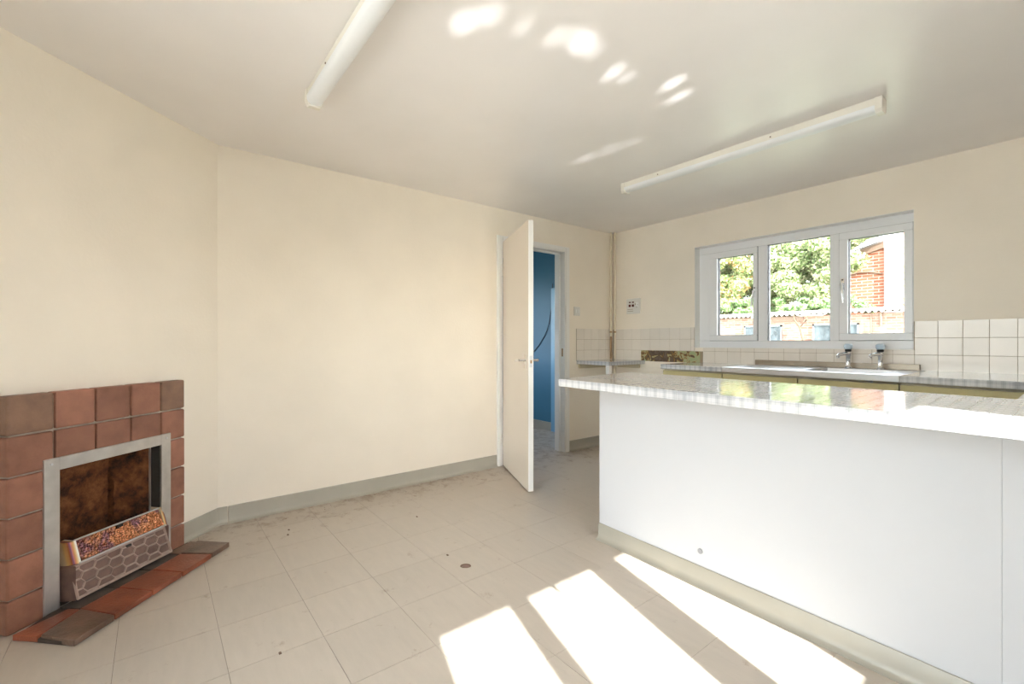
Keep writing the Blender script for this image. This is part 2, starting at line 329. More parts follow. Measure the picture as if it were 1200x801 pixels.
def empty(name, loc=(0, 0, 0), rz=0.0, **kw):
    o = bpy.data.objects.new(name, None); COL.objects.link(o); o.location = loc; o.rotation_euler = (0, 0, rz); o.empty_display_size = 0.1
    return tag(o, **kw)
def struct(o, label): return tag(o, label, kind='structure')
def copy_mesh(o, name=None, loc=None, parent=None):
    c = o.copy(); COL.objects.link(c)
    if loc is not None: c.location = loc
    if parent is not None: c.parent = parent
    return c
def copy_tree(o, parent=None):
    c = o.copy(); COL.objects.link(c)
    if parent is not None: c.parent = parent
    for ch in list(o.children): copy_tree(ch, c)
    return c

# ------------------------------------------------------------------ the room shell
# floor: slab plus 305 mm vinyl tiles
fl = struct(MB().box(-5.3, XR + 0.3, YF - 0.3, YB + 0.28, -0.16, -0.0022).build('floor', MT['floor_joint']), 'beige vinyl tiled kitchen floor with thin dark joints')
P_ = 0.304; gx0 = -2.075 - 4 * P_; gy0 = 0.195 - 4 * P_
full = None
def poly_clip(poly, a, b, c):                         # keep a*x+b*y >= c
    out = []
    for i in range(len(poly)):
        p, q = poly[i], poly[(i + 1) % len(poly)]; fp = a * p[0] + b * p[1] - c; fq = a * q[0] + b * q[1] - c
        if fp >= 0: out.append(p)
        if (fp >= 0) != (fq >= 0):
            t = fp / (fp - fq); out.append((p[0] + (q[0] - p[0]) * t, p[1] + (q[1] - p[1]) * t))
    return out
for i in range(-1, 15):
    for j in range(0, 18):
        x0, y0 = gx0 + i * P_, gy0 + j * P_; g = 0.0007
        poly = [(x0 + g, y0 + g), (x0 + P_ - g, y0 + g), (x0 + P_ - g, y0 + P_ - g), (x0 + g, y0 + P_ - g)]
        if i == 0 or i == -1 or True:
            for (a, b, c) in ((1, 0, XL + 0.002), (-1, 0, -XR + 0.002), (0, 1, YF + 0.002), (0, -1, -YB + 0.002), (CN.x, CN.y, -2.168)):
                if poly: poly = poly_clip(poly, a, b, c)
        if len(poly) < 3: continue
        area = abs(sum(poly[k][0] * poly[(k + 1) % len(poly)][1] - poly[(k + 1) % len(poly)][0] * poly[k][1] for k in range(len(poly)))) / 2
        if area < 0.0015: continue
        if area > (P_ - 2 * g) ** 2 - 1e-5:
            if full is None:
                full = MB().prism([(-P_ / 2 + g, -P_ / 2 + g), (P_ / 2 - g, -P_ / 2 + g), (P_ / 2 - g, P_ / 2 - g), (-P_ / 2 + g, P_ / 2 - g)], -0.0022, 0.0).build('floor_tile', MT['floor'], fl)
                o = full
            else: o = copy_mesh(full, parent=fl)
            o.location = Vector((x0 + P_ / 2, y0 + P_ / 2, 0)) - fl.location
        else:
            o = MB().prism(poly, -0.0022, 0.0).build('floor_tile', MT['floor'], fl); o.location = -fl.location
# vinyl in the next room
struct(MB().box(-5.2, XL, 2.0, YB, -0.0022, 0.0).build('floor_hall', MT['floor']), 'beige vinyl floor of the blue room beyond the door')

struct(MB().box(-5.3, XR + 0.3, YF - 0.3, YB + 0.28, CEIL, CEIL + 0.14).build('ceiling', MT['ceiling']), 'off-white gloss painted ceiling with faint ripples')

# wall_left: plane x = XL, doorway y 2.445..3.215
DY0, DY1, DZ = 2.440, 3.215, 1.992
b = MB(); b.box(XL - 0.12, XL, YF, DY0 - 0.03, -0.01, CEIL); b.box(XL - 0.12, XL, DY1 + 0.03, YB, -0.01, CEIL); b.box(XL - 0.12, XL, DY0 - 0.03, DY1 + 0.03, DZ + 0.03, CEIL)
wall_left = struct(b.build('wall_left', MT['wall']), 'long cream wall with the open door in it')
# wall_back: plane y = YB, window opening
WX0, WX1, WZ0, WZ1 = -2.279, -0.722, 1.048, 1.980
def wall_with_hole(axis, p0, p1, a0, a1, h0, h1, z0, z1):
    b = MB()
    def bx(u0, u1, za, zb):
        if axis == 'x': b.box(u0, u1, p0, p1, za, zb)
        else: b.box(p0, p1, u0, u1, za, zb)
    bx(a0, h0, -0.01, CEIL); bx(h1, a1, -0.01, CEIL); bx(h0, h1, -0.01, z0); bx(h0, h1, z1, CEIL)
    return b
wall_back = struct(wall_with_hole('x', YB, YB + 0.26, -5.2, XR + 0.28, WX0, WX1, WZ0, WZ1).build('wall_back', MT['wall']), 'cream wall with the kitchen window above the sink')
# wall_right (behind the photographer's right shoulder) with a window like the other one
RY0, RY1 = 0.015, 1.525
wall_right = struct(wall_with_hole('y', XR, XR + 0.26, YF - 0.26, YB, RY0, RY1, 1.02, 2.10).build('wall_right', MT['wall']), 'cream wall with the sunny window beside the camera')
# wall_front, behind the camera, with a wide glazed opening
FX0, FX1, FZ0, FZ1 = -1.80, -0.30, 0.06, 2.10
wall_front = struct(wall_with_hole('x', YF - 0.26, YF, XL - 0.12, XR, FX0, FX1, FZ0, FZ1).build('wall_front', MT['wall']), 'cream wall behind the camera with a glazed door')
# chimney wall across the corner; local x runs left to right, local y into the wall
CH_RZ = math.atan2(CT.y, CT.x)
ch_m = Matrix.Translation(CO) @ Matrix.Rotation(CH_RZ, 4, 'Z')
OP0, OP1, OPZ = -0.868, -0.376, 0.60
chw = empty('wall_chimney', CO, CH_RZ, label='cream wall across the corner holding the fireplace', kind='structure')
b = MB(); b.box(-1.70, OP0, 0, 0.10, -0.01, CEIL); b.box(OP1, 0.03, 0, 0.10, -0.01, CEIL); b.box(OP0, OP1, 0, 0.10, OPZ, CEIL)
b.build('wall_face', MT['wall'], chw)
# the room beyond the door
b = MB(); b.box(-5.2, XL - 0.12, 3.88, YB, 0, CEIL); b.box(-5.2, XL - 0.12, 1.9, 2.0, 0, CEIL)
b.box(-5.3, -5.2, 1.9, 2.30, 0, CEIL); b.box(-5.3, -5.2, 3.3, YB, 0, CEIL); b.box(-5.3, -5.2, 2.30, 3.30, 0, 0.9); b.box(-5.3, -5.2, 2.30, 3.30, 1.9, CEIL)
b.box(XL - 0.128, XL - 0.12, 3.25, 3.88, 0, CEIL); b.box(XL - 0.128, XL - 0.12, 2.0, 2.4, 0, CEIL)
struct(b.build('wall_hall', MT['blue']), 'deep blue painted walls of the room seen past the door')
struct(MB().box(-5.2, XL - 0.13, 3.862, 3.88, 0, 0.10).build('baseboard_hall', MT['skirt']), 'dull olive skirting at the foot of the blue wall')

# skirtings: coved vinyl, profile (out, up)
COVE = [(0.0, 0.0), (0.026, 0.0), (0.026, 0.003), (0.016, 0.006), (0.010, 0.014), (0.008, 0.03), (0.008, 0.098), (0.004, 0.102), (0.0, 0.102)]
def skirting(name, a, b_, out, m, label, prof=COVE):
    mb = MB(); mb.sweep(prof, a, b_, side=Vector(out)); o = mb.build(name, m, smooth=True); return struct(o, label)
skirting('baseboard_left', (XL, 0.355, 0), (XL, 2.385, 0), (1, 0, 0), MT['skirt'], 'grey green coved skirting along the long wall left of the door')
skirting('baseboard_left_far', (XL, 3.282, 0), (XL, YB - 0.002, 0), (1, 0, 0), MT['skirt'], 'short grey green skirting right of the door casing')
mb = MB(); e1 = CO + CT * -0.225
prof = COVE
def corner_sweep(mb, prof, pts, outs):
    rings = [[mb.bm.verts.new(Vector(p) + Vector(o) * q[0] + Vector((0, 0, q[1]))) for q in prof] for p, o in zip(pts, outs)]
    n = len(prof); mb.bm.faces.new(rings[0][::-1]); mb.bm.faces.new(rings[-1])
    for A, B in zip(rings, rings[1:]):
        for k in range(n): mb.bm.faces.new((A[k], A[(k + 1) % n], B[(k + 1) % n], B[k]))
mid = (Vector((1, 0, 0)) + CN).normalized() / math.cos(math.acos(CN.x) / 2)
corner_sweep(mb, prof, [e1, Vector((XL, 0.30, 0)) + Vector((0.0, 0.0, 0)), (XL, 0.351, 0)], [CN, mid, (1, 0, 0)])
struct(mb.build('baseboard_chimney', MT['skirt'], smooth=True), 'short bent skirting piece between the fireplace and the long wall')

# door casing and lining
b = MB(); CAS = [(0, 0), (0, 0.062), (0.006, 0.062), (0.012, 0.05), (0.018, 0.035), (0.018, 0.008), (0.012, 0)]
for (ya, yb) in ((2.383, 2.441), (3.214, 3.281)):
    b.box(XL, XL + 0.016, ya, yb, 0, 2.046); b.box(XL + 0.016, XL + 0.022, ya + 0.012, yb - 0.018, 0, 2.034)
b.box(XL, XL + 0.016, 2.441, 3.214, 1.992, 2.046); b.box(XL + 0.016, XL + 0.022, 2.441, 3.214, 2.004, 2.032)
b.box(XL - 0.13, XL, DY0 - 0.03, DY0 + 0.001, 0, DZ + 0.03); b.box(XL - 0.13, XL, DY1 - 0.001, DY1 + 0.03, 0, DZ + 0.03); b.box(XL - 0.13, XL, DY0, DY1, DZ, DZ + 0.03)
b.box(XL - 0.085, XL - 0.048, DY1 - 0.014, DY1, 0, DZ); b.box(XL - 0.085, XL - 0.048, DY0, DY0 + 0.014, 0, DZ); b.box(XL - 0.085, XL - 0.048, DY0, DY1, DZ - 0.014, DZ)
tr = struct(b.build('trim_1', MT['white'], bev=0.002), 'white moulded door casing around the open doorway')
MB().box(XL - 0.028, XL - 0.008, DY1 - 0.003, DY1 + 0.001, 0.955, 1.035).build('strike_plate', MT['pipe_rust'], tr, recentre=False).location = -tr.location

# the door, standing open
hinge = Vector((-3.221, 2.432, 0)); ang = math.atan2(-0.296, 0.698)
door = empty('door_1', hinge, ang, label='flush cream door standing open into the room', kind='structure')
LW = 0.756
MB().box(0, LW, 0, 0.040, 0.012, 1.988).build('leaf', MT['door'], door, bev=0.0015)
e = MB().box(LW - 0.0005, LW + 0.0012, 0.0015, 0.0385, 0.013, 1.987).build('lipping', MT['white'], door); e['label'] = 'white painted closing edge'
for hz in (1.74, 0.235):
    h = MB().box(-0.014, 0.004, -0.012, 0.003, hz - 0.05, hz + 0.05)
    for k in range(5): h.tube([(-0.006, -0.010, hz - 0.05 + k * 0.0202), (-0.006, -0.010, hz - 0.05 + k * 0.0202 + 0.019)], 0.0062, 8)
    h.build('hinge', MT['plate'], door)
for sy, y0 in ((-1, 0.0), (1, 0.040)):
    pl = MB().box(LW - 0.083, LW - 0.043, min(y0, y0 + sy * 0.006), max(y0, y0 + sy * 0.006), 0.905, 1.005).build('backplate', MT['chrome'], door, bev=0.002)
    lv = MB(); lv.tube([(LW - 0.063, y0 + sy * 0.004, 0.965), (LW - 0.063, y0 + sy * 0.05, 0.965)], 0.009, 12)
    lv.tube([(LW - 0.058, y0 + sy * 0.05, 0.965), (LW - 0.075, y0 + sy * 0.056, 0.965), (LW - 0.12, y0 + sy * 0.054, 0.963), (LW - 0.165, y0 + sy * 0.050, 0.958)], [0.010, 0.010, 0.009, 0.0075], 12)
    lv.build('lever_handle', MT['chrome'], door, smooth=True)
lt = MB().box(LW, LW + 0.003, 0.009, 0.031, 0.915, 1.000).build('latch_plate', MT['steel'], door)
MB().box(LW + 0.003, LW + 0.012, 0.014, 0.026, 0.945, 0.968).build('latch_bolt', MT['pipe_rust'], lt)

# ------------------------------------------------------------------ windows
def window(name, loc, rz, label, x0, x1, z0, z1, glass, handles, sill=None):
    """local x along the wall (left to right seen from inside), local y outwards; frame inner face at y=0"""
    w = empty(name, loc, rz, label=label, kind='structure')
    fr = MB(); T = 0.065
    (a0, a1), (m0, m1), (c0, c1) = glass
    fr.box(x0, x1, 0, T, z0, z0 + 0.06); fr.box(x0, x1, 0, T, z1 - 0.065, z1)
    fr.box(x0, a0 - 0.072, 0, T, z0 + 0.06, z1 - 0.065); fr.box(c1 + 0.05, x1, 0, T, z0 + 0.06, z1 - 0.065)
    fr.box(a1 + 0.035, m0, 0, T, z0 + 0.06, z1 - 0.065); fr.box(m1, c0 - 0.056, 0, T, z0 + 0.06, z1 - 0.065)
    fr.build('frame', MT['upvc'], w, bev=0.004)
    def pane(par, xa, xb, za, zb, y=0.03):
        sl = MB()
        for q in ((xa, xa + 0.004, za, zb), (xb - 0.004, xb, za, zb), (xa, xb, za, za + 0.003), (xa, xb, zb - 0.003, zb)):
            sl.box(q[0], q[1], y - 0.016, y + 0.012, q[2], q[3])
        sl.build('glazing_seal', MT['seal'], par)
        MB().box(xa - 0.006, xb + 0.006, y, y + 0.006, za - 0.006, zb + 0.006).build('pane', MT['glass'], par)
    pane(w, m0, m1, z0 + 0.06, z1 - 0.065)
    for k, (ga, gb, sa, sb) in enumerate(((a0, a1, a0 - 0.072, a1 + 0.035), (c0, c1, c0 - 0.056, c1 + 0.05))):
        za, zb = z0 + 0.110, z1 - 0.118
        sh = MB(); yf = -0.016
        sh.box(sa + 0.002, sb - 0.002, yf, 0.05, z0 + 0.062, za); sh.box(sa + 0.002, sb - 0.002, yf, 0.05, zb, z1 - 0.067)
        sh.box(sa + 0.002, ga, yf, 0.05, za, zb); sh.box(gb, sb - 0.002, yf, 0.05, za, zb)
        s_ = sh.build('casement', MT['upvc'], w, bev=0.004)
        gk = MB()
        for q in ((sa - 0.002, sa + 0.003, z0 + 0.060, z1 - 0.065), (sb - 0.003, sb + 0.002, z0 + 0.060, z1 - 0.065), (sa, sb, z0 + 0.060, z0 + 0.064), (sa, sb, z1 - 0.069, z1 - 0.064)): gk.box(q[0], q[1], -0.0012, 0.002, q[2], q[3])
        gk.build('gasket', MT['gasket'], s_)
        pane(s_, ga, gb, za, zb, 0.026)
        hx, col = handles[k]
        zc = (z0 + z1) / 2 + 0.0
        h = MB(); h.box(hx - 0.011, hx + 0.011, yf - 0.010, yf, zc - 0.03, zc + 0.055)
        h.tube([(hx, yf - 0.008, zc + 0.01), (hx, yf - 0.032, zc + 0.01)], 0.009, 10)
        if k == 0: h.tube([(hx, yf - 0.032, zc + 0.022), (hx - 0.004, yf - 0.036, zc - 0.03), (hx - 0.012, yf - 0.038, zc - 0.05), (hx - 0.016, yf - 0.038, zc - 0.115)], [0.009, 0.009, 0.008, 0.006], 10)
        else: h.tube([(hx, yf - 0.032, zc + 0.022), (hx + 0.004, yf - 0.036, zc - 0.03), (hx + 0.006, yf - 0.038, zc - 0.06), (hx + 0.010, yf - 0.038, zc - 0.125)], [0.010, 0.009, 0.008, 0.006], 10)
        hh = h.build('handle', MT['chrome'] if k else MT['upvc'], s_, smooth=True)
        MB().tube([(hx, yf - 0.014, zc + 0.046), (hx, yf - 0.009, zc + 0.046)], 0.006, 10).build('lock_button', MT['black_plastic'], s_)
    return w
w1 = window('window_1', (0, YB + 0.08, 0), 0, 'white triple window above the sink looking onto the garden', WX0 + 0.002, WX1 - 0.002, WZ0 + 0.002, WZ1 - 0.002,
            ((-2.100, -1.783), (-1.674, -1.224), (-1.107, -0.786)), ((-1.765, 0), (-1.136, 1)))
rl = MB(); rl.box(WX0, WX0 + 0.003, YB + 0.0005, YB + 0.079, WZ0, WZ1); rl.box(WX1 - 0.003, WX1, YB + 0.0005, YB + 0.079, WZ0, WZ1); rl.box(WX0, WX1, YB + 0.0005, YB + 0.079, WZ1 - 0.003, WZ1); rl.box(WX0, WX1, YB - 0.003, YB + 0.079, WZ0 - 0.001, WZ0 + 0.004)
struct(rl.build('trim_2', MT['white']), 'white lining of the window reveal above the sink')
# window_2 in wall_right: local x = world y (seen from inside, left to right is -y); use rz = -90deg: local x -> -y, local y -> +x
w2 = empty('window_2', (XR + 0.05, 0, 0), 0, label='white triple window in the wall beside the camera', kind='structure')
b = MB(); PY = [(0.110, 0.450), (0.539, 0.944), (1.113, 1.428)]; Z2a, Z2b = 1.075, 1.918
b.box(0, 0.065, RY0, RY1, 1.02, Z2a); b.box(0, 0.065, RY0, RY1, Z2b, 2.10)
for ya, yb in ((RY0, PY[0][0]), (PY[0][1], PY[1][0]), (PY[1][1], PY[2][0]), (PY[2][1], RY1)): b.box(0, 0.065, ya, yb, Z2a, Z2b)
b.build('frame', MT['upvc'], w2, bev=0.003)
for ya, yb in PY: MB().box(0.030, 0.036, ya, yb, Z2a, Z2b).build('pane', MT['glass'], w2)
MB().tube([(0.052, 0.690, Z2b + 0.01), (0.052, 0.694, Z2b - 0.045)], 0.011, 8).build('hook', MT['black_plastic'], w2)

# glazed door opening behind the camera: frame, mullion, panes
w3 = empty('window_3', (0, YF - 0.10, 0), 0, label='white glazed garden doors behind the camera', kind='structure')
b = MB(); b.box(FX0, FX1, -0.06, 0, FZ0, FZ0 + 0.07); b.box(FX0, FX1, -0.06, 0, FZ1 - 0.07, FZ1)
for xm in (FX0 + 0.035, (FX0 + FX1) / 2, FX1 - 0.035): b.box(xm - 0.035, xm + 0.035, -0.06, 0, FZ0 + 0.07, FZ1 - 0.07)
b.build('frame', MT['upvc'], w3, bev=0.003)
for xa, xb in ((FX0 + 0.07, (FX0 + FX1) / 2 - 0.035), ((FX0 + FX1) / 2 + 0.035, FX1 - 0.07)):
    MB().box(xa, xb, -0.034, -0.028, FZ0 + 0.07, FZ1 - 0.07).build('pane', MT['glass'], w3)

# ------------------------------------------------------------------ wall tiles (each its own piece)
TP = 0.1115; TT = 0.006
tile_cache = {}
def wall_tile(parent, key, w, h, loc, plane):
    if (plane, round(w, 3), round(h, 3)) not in tile_cache:
        b = MB()
        if plane == 'y': b.box(-w / 2, w / 2, -TT, 0, -h / 2, h / 2)
        else: b.box(0, TT, -w / 2, w / 2, -h / 2, h / 2)
        o = b.build('wall_tile', MT['tile'], parent, bev=0.0012, seg=1)
        tile_cache[(plane, round(w, 3), round(h, 3))] = o
    else:
        o = copy_mesh(tile_cache[(plane, round(w, 3), round(h, 3))], parent=parent)
    o.location = Vector(loc) - parent.location
ROWS = [(0.905, 1.0145), (1.0165, 1.126), (1.128, 1.2375)]
G = 0.0016
def tiles_back(xs, rows, rnd=0.0):
    for xa, xb in zip(xs, xs[1:]):
        for za, zb in rows: wall_tile(wall_back, '', xb - xa - G, zb - za, ((xa + xb) / 2, YB, (za + zb) / 2), 'y')
xs_left = [-3.205, -3.097, -2.985, -2.874, -2.762, -2.650, -2.538, -2.427, -2.315, WX0]
tiles_back(xs_left, ROWS[1:]); tiles_back(xs_left[:4], ROWS[:1])
xs_mid = [-2.195 + k * (2.195 - 0.718) / 13 for k in range(14)]
tiles_back(xs_mid, [ROWS[0], (1.0165, WZ0 - 0.001)])
xs_right = [-0.718 + k * 0.1145 for k in range(14)] + [XR - 0.001]; tiles_back(xs_right, ROWS)
for ya in [3.392 + k * 0.1125 for k in range(5)]:
    for za, zb in ROWS: wall_tile(wall_left, '', 0.1109, zb - za, (XL, ya + 0.056, (za + zb) / 2), 'x')
# grout beds
for (xa, xb, za, zb) in ((-3.235, WX0, 1.0145, 1.236), (-3.235, -2.876, 0.905, 1.0145), (-2.19, -0.722, 0.905, WZ0 - 0.002), (-0.722, XR, 0.905, 1.236)):
    g_ = MB().box(xa, xb, YB - 0.004, YB, za, zb).build('grout_bed', MT['grout'], wall_back); g_.location = -wall_back.location
g_ = MB().box(XL, XL + 0.004, 3.392, 3.95, 0.905, 1.236).build('grout_bed', MT['grout'], wall_left); g_.location = -wall_left.location
gp = MB().box(-2.872, -2.197, YB - 0.0025, YB, 0.905, 1.0135).build('missing_tile_patch', MT['green'], wall_back); gp.location = -wall_back.location
gp['label'] = 'bare strip of green paint and brown glue where tiles came off'
pc = MB().box(-2.222, -2.197, YB - 0.007, YB, 0.905, 1.0135).build('tile_stub', MT['grout'], wall_back); pc.location = -wall_back.location

# ------------------------------------------------------------------ fireplace
fp = empty('fireplace', CO, CH_RZ, label='red quarry-tiled corner fireplace with a grey metal trim round its opening', cat='fireplace')
MB().box(-1.006, OP0, -0.040, -0.001, 0.0, 0.885).build('surround_backing', MT['mortar'], fp)
MB().box(OP1, -0.262, -0.040, -0.001, 0.0, 0.885).build('surround_backing', MT['mortar'], fp)
MB().box(OP0, OP1, -0.040, -0.001, OPZ - 0.0, 0.885).build('surround_backing', MT['mortar'], fp)
us = [-1.022, -0.862, -0.704, -0.546, -0.391, -0.248]; zs = [0.0, 0.127, 0.281, 0.435, 0.589, 0.744, 0.900]
for i in range(5):
    for j in range(6):
        ua, ub, za, zb = us[i], us[i + 1], zs[j], zs[j + 1]
        if i in (1, 2, 3) and j < 3: continue
        if i in (1, 2, 3) and j == 3: continue
        if i in (1, 2, 3) and j == 4: za = max(za, 0.605)
        jx = random.uniform(-0.001, 0.001); gq = 0.0035
        brown = (j == 5 and i in (0, 4))
        t_ = MB().box(ua + gq, ub - gq, -0.053 + jx, -0.036 if not (i in (0, 4) or j == 5) else -0.001, za + gq * (0.3 if j == 0 else 1), zb - gq).build('surround_tile', MT['quarry_brown' if brown else 'quarry'], fp, bev=0.004 if not ((i == 0) or (i == 4) or j == 5) else 0.007)
for (q, lab) in (((-0.905, -0.850, 0.004, 0.630), 0), ((-0.395, -0.343, 0.004, 0.630), 0)):
    MB().box(q[0], q[1], -0.061, -0.050, q[2], q[3]).build('trim_bar', MT['alu'], fp, bev=0.002)
MB().box(-0.850, -0.395, -0.061, -0.050, 0.578, 0.630).build('trim_bar', MT['alu'], fp, bev=0.002)
for u_, z_ in ((-0.880, 0.608), (-0.368, 0.608)):
    MB().tube([(u_, -0.061, z_), (u_, -0.0635, z_)], 0.005, 10).build('screw', MT['steel'], fp)
# fireback: splayed cheeks, cracked between the back and the right cheek
def fireback():
    b = MB(); bm = b.bm
    path = [(OP0 + 0.001, 0.004), (-0.80, 0.100), (-0.775, 0.115), (-0.515, 0.115), (-0.503, 0.165), (-0.492, 0.108), (-0.470, 0.090), (-0.420, 0.030), (-0.4035, 0.006)]
    cols = []
    for i in range(len(path) - 1):
        n = max(1, int(math.hypot(path[i + 1][0] - path[i][0], path[i + 1][1] - path[i][1]) / 0.02))
        for k in range(n): cols.append((path[i][0] + (path[i + 1][0] - path[i][0]) * k / n, path[i][1] + (path[i + 1][1] - path[i][1]) * k / n))
    cols.append(path[-1])
    zz = np.linspace(0.0, 0.62, 30); grid = []
    for z in zz:
        row = []
        for ci, (u, y) in enumerate(cols):
            edge = ci in (0, len(cols) - 1)
            sh = (0.010 * math.sin(z * 19 + 1) if y > 0.12 else 0.0)
            row.append(bm.verts.new((u + (0 if edge else sh + rng.normal(0, 0.0012)), y + (0 if edge else rng.normal(0, 0.002)) - 0.06 * max(0, (z - 0.45)) * (y > 0.05), z)))
        grid.append(row)
    for A, B in zip(grid, grid[1:]):
        for k in range(len(cols) - 1): bm.faces.new((A[k], A[k + 1], B[k + 1], B[k]))
    o = b.build('fireback', MT['fireback'], fp, smooth=True)
    so = o.modifiers.new('thick', 'SOLIDIFY'); so.thickness = 0.012; so.offset = 1
    return o
fireback()
ck = MB().box(-0.4065, -0.4005, -0.004, 0.004, 0.03, 0.578).build('cheek_edge', MT['alu'], fp); ck['label'] = 'pale front edge of the fire cheek'
MB().box(-0.3985, OP1 + 0.002, -0.0485, 0.05, 0.0, 0.60).build('side_return_shade', MT['dark'], fp)  # near-black colour paints the shade in the gap beside the cheek
MB().box(OP0 + 0.0, OP1, -0.02, 0.14, -0.005, 0.012).build('firebox_base', MT['soot'], fp)
MB().box(OP0, OP1, 0.0, 0.16, 0.615, 0.63).build('firebox_top', MT['soot'], fp)

# hearth: flat quarry tiles bedded in front
he = empty('hearth', CO, CH_RZ, label='low hearth of worn red and brown quarry tiles on the floor', cat='hearth')
def fq(u): return 0.36 + (u + 1.03) * (0.297 - 0.36) / (1.03 - 0.221)     # front line, distance from the wall
bed = MB(); bed.prism([(-1.026, -0.098), (-1.022, -fq(-1.03) + 0.012), (-0.228, -fq(-0.221) + 0.012), (-0.238, -0.055), (-0.86, -0.055)], 0.0, 0.014).build('hearth_bed', MT['soot'], he)
fj = [-1.030, -0.870, -0.697, -0.538, -0.352, -0.221]; bj = [-0.985, -0.858, -0.697, -0.539, -0.375, -0.229]; bd = [0.185, 0.165, 0.160, 0.160, 0.150, 0.112]
hm = ['hearth_brown', 'hearth_red', 'hearth_red', 'hearth_red', 'hearth_brown']
for k in range(5):
    g0 = 0.0025; sk = random.uniform(-0.002, 0.002)
    if k == 0: pts = [(-1.018, -0.205), (-1.028 + g0, -fq(fj[0])), (fj[1] - g0, -fq(fj[1])), (-0.855 - g0, -0.172)]
    else: pts = [(bj[k] + g0, -bd[k]), (fj[k] + g0, -fq(fj[k]) + sk), (fj[k + 1] - g0, -fq(fj[k + 1]) + sk), (bj[k + 1] - g0, -bd[k + 1])]
    MB().prism(pts, 0.002, 0.026 + random.uniform(-0.0015, 0.0015)).build('hearth_tile', MT[hm[k]], he, bev=0.003)
MB().prism([(-1.034, -0.100), (-1.026, -0.200), (-0.858, -0.167), (-0.862, -0.118)], 0.002, 0.024).build('hearth_tile', MT['hearth_red'], he, bev=0.003)
for k in range(1, 5):                                  # narrow sooty cuts behind the front row
    MB().prism([(bj[k] + 0.003, -0.070), (bj[k] + 0.003, -bd[k] + 0.005), (bj[k + 1] - 0.003, -bd[k + 1] + 0.005), (bj[k + 1] - 0.003, -0.070)], 0.002, 0.020 + 0.002 * (k % 2)).build('hearth_tile', MT['soot' if k < 4 else 'hearth_brown'], he, bev=0.002)

# gas fire standing in the opening
gf = empty('gas_fire', CO + CT * -0.600 + CN * 0.09, CH_RZ, label='old gas fire with a hammered copper band above a honeycomb grille', cat='gas fire')
# local: x along, y into wall, z up. grille plane leans: bottom y=0.0, top y=0.02
GX0, GX1 = -0.222, 0.215
def lean(mb_pts):
    return mb_pts
b = MB(); bm = b.bm
def hexbars(x0, x1, z0, z1, y_of):
    pass
zg0, zg1 = 0.036, 0.168
def gy(z): return -0.018 + 0.035 * (z - zg0) / (zg1 - zg0)
pl = MB(); q = [(GX0, zg0), (GX1, zg0), (GX1 - 0.012, zg1), (GX0 - 0.0, zg1)]
f4 = [pl.bm.verts.new((x, gy(z), z)) for x, z in q]; b4 = [pl.bm.verts.new((x, gy(z) + 0.012, z)) for x, z in q]
pl.bm.faces.new(f4); pl.bm.faces.new(b4[::-1])
for i in range(4): pl.bm.faces.new((f4[i], b4[i], b4[(i + 1) % 4], f4[(i + 1) % 4]))
grl = pl.build('grille', MT['grille'], gf)
rd = MB(); done = set()
pa, pb, hh_ = 0.036, 0.021, 0.0405
def clipseg(p, q, x0, x1, z0, z1):
    t0, t1 = 0.0, 1.0; dx, dz = q[0] - p[0], q[1] - p[1]
    for (pp, qq) in ((-dx, p[0] - x0), (dx, x1 - p[0]), (-dz, p[1] - z0), (dz, z1 - p[1])):
        if abs(pp) < 1e-9:
            if qq < 0: return None
        else:
            r = qq / pp
            if pp < 0: t0 = max(t0, r)
            else: t1 = min(t1, r)
    if t1 - t0 < 0.02: return None
    return (p[0] + dx * t0, p[1] + dz * t0), (p[0] + dx * t1, p[1] + dz * t1)
def bar(mb, p, q, w, d0, d1):
    P3 = Vector((p[0], gy(p[1]), p[1])); Q3 = Vector((q[0], gy(q[1]), q[1])); dd = (Q3 - P3).normalized()
    nn = Vector((0, -1, 0.26)).normalized(); ss = dd.cross(nn).normalized()
    prof = [(-w, d0), (-w * 0.45, d1), (w * 0.45, d1), (w, d0)]
    A = [mb.bm.verts.new(P3 + ss * a + nn * c_) for a, c_ in prof]; B = [mb.bm.verts.new(Q3 + ss * a + nn * c_) for a, c_ in prof]
    for i in range(3): mb.bm.faces.new((A[i], A[i + 1], B[i + 1], B[i]))
    mb.bm.faces.new(A[::-1]); mb.bm.faces.new(B); mb.bm.faces.new((A[0], B[0], B[3], A[3]))
for i in range(-5, 6):
    for j in range(-1, 6):
        cx = i * (pa + pb) + 0.01; cz = zg0 + 0.012 + j * hh_ + (hh_ / 2 if i % 2 else 0)
        V6 = [(cx - pa, cz), (cx - pb, cz + hh_ / 2), (cx + pb, cz + hh_ / 2), (cx + pa, cz), (cx + pb, cz - hh_ / 2), (cx - pb, cz - hh_ / 2)]
        for k in range(6):
            p, q2 = V6[k], V6[(k + 1) % 6]; key = (round((p[0] + q2[0]) * 500), round((p[1] + q2[1]) * 500))
            if key in done: continue
            done.add(key); s2 = clipseg(p, q2, GX0 + 0.004, GX1 - 0.012, zg0 + 0.003, zg1 - 0.012)
            if s2: bar(rd, s2[0], s2[1], 0.0042, 0.0005, 0.0055)
for p, q2 in (((GX0, zg0 + .003), (GX1, zg0 + .003)), ((GX0, zg1 - .006), (GX1 - .012, zg1 - .006)), ((GX0 + .003, zg0), (GX0 + .003, zg1)), ((GX1 - .003, zg0), (GX1 - .014, zg1))):
    bar(rd, p, q2, 0.006, 0.0005, 0.006)
r_ = rd.build('honeycomb_ridges', MT['grille_ridge'], grl)
MB().box(0.005, 0.027, gy(0.152) - 0.009, gy(0.152), 0.148, 0.157).build('slot', MT['dark'], grl)
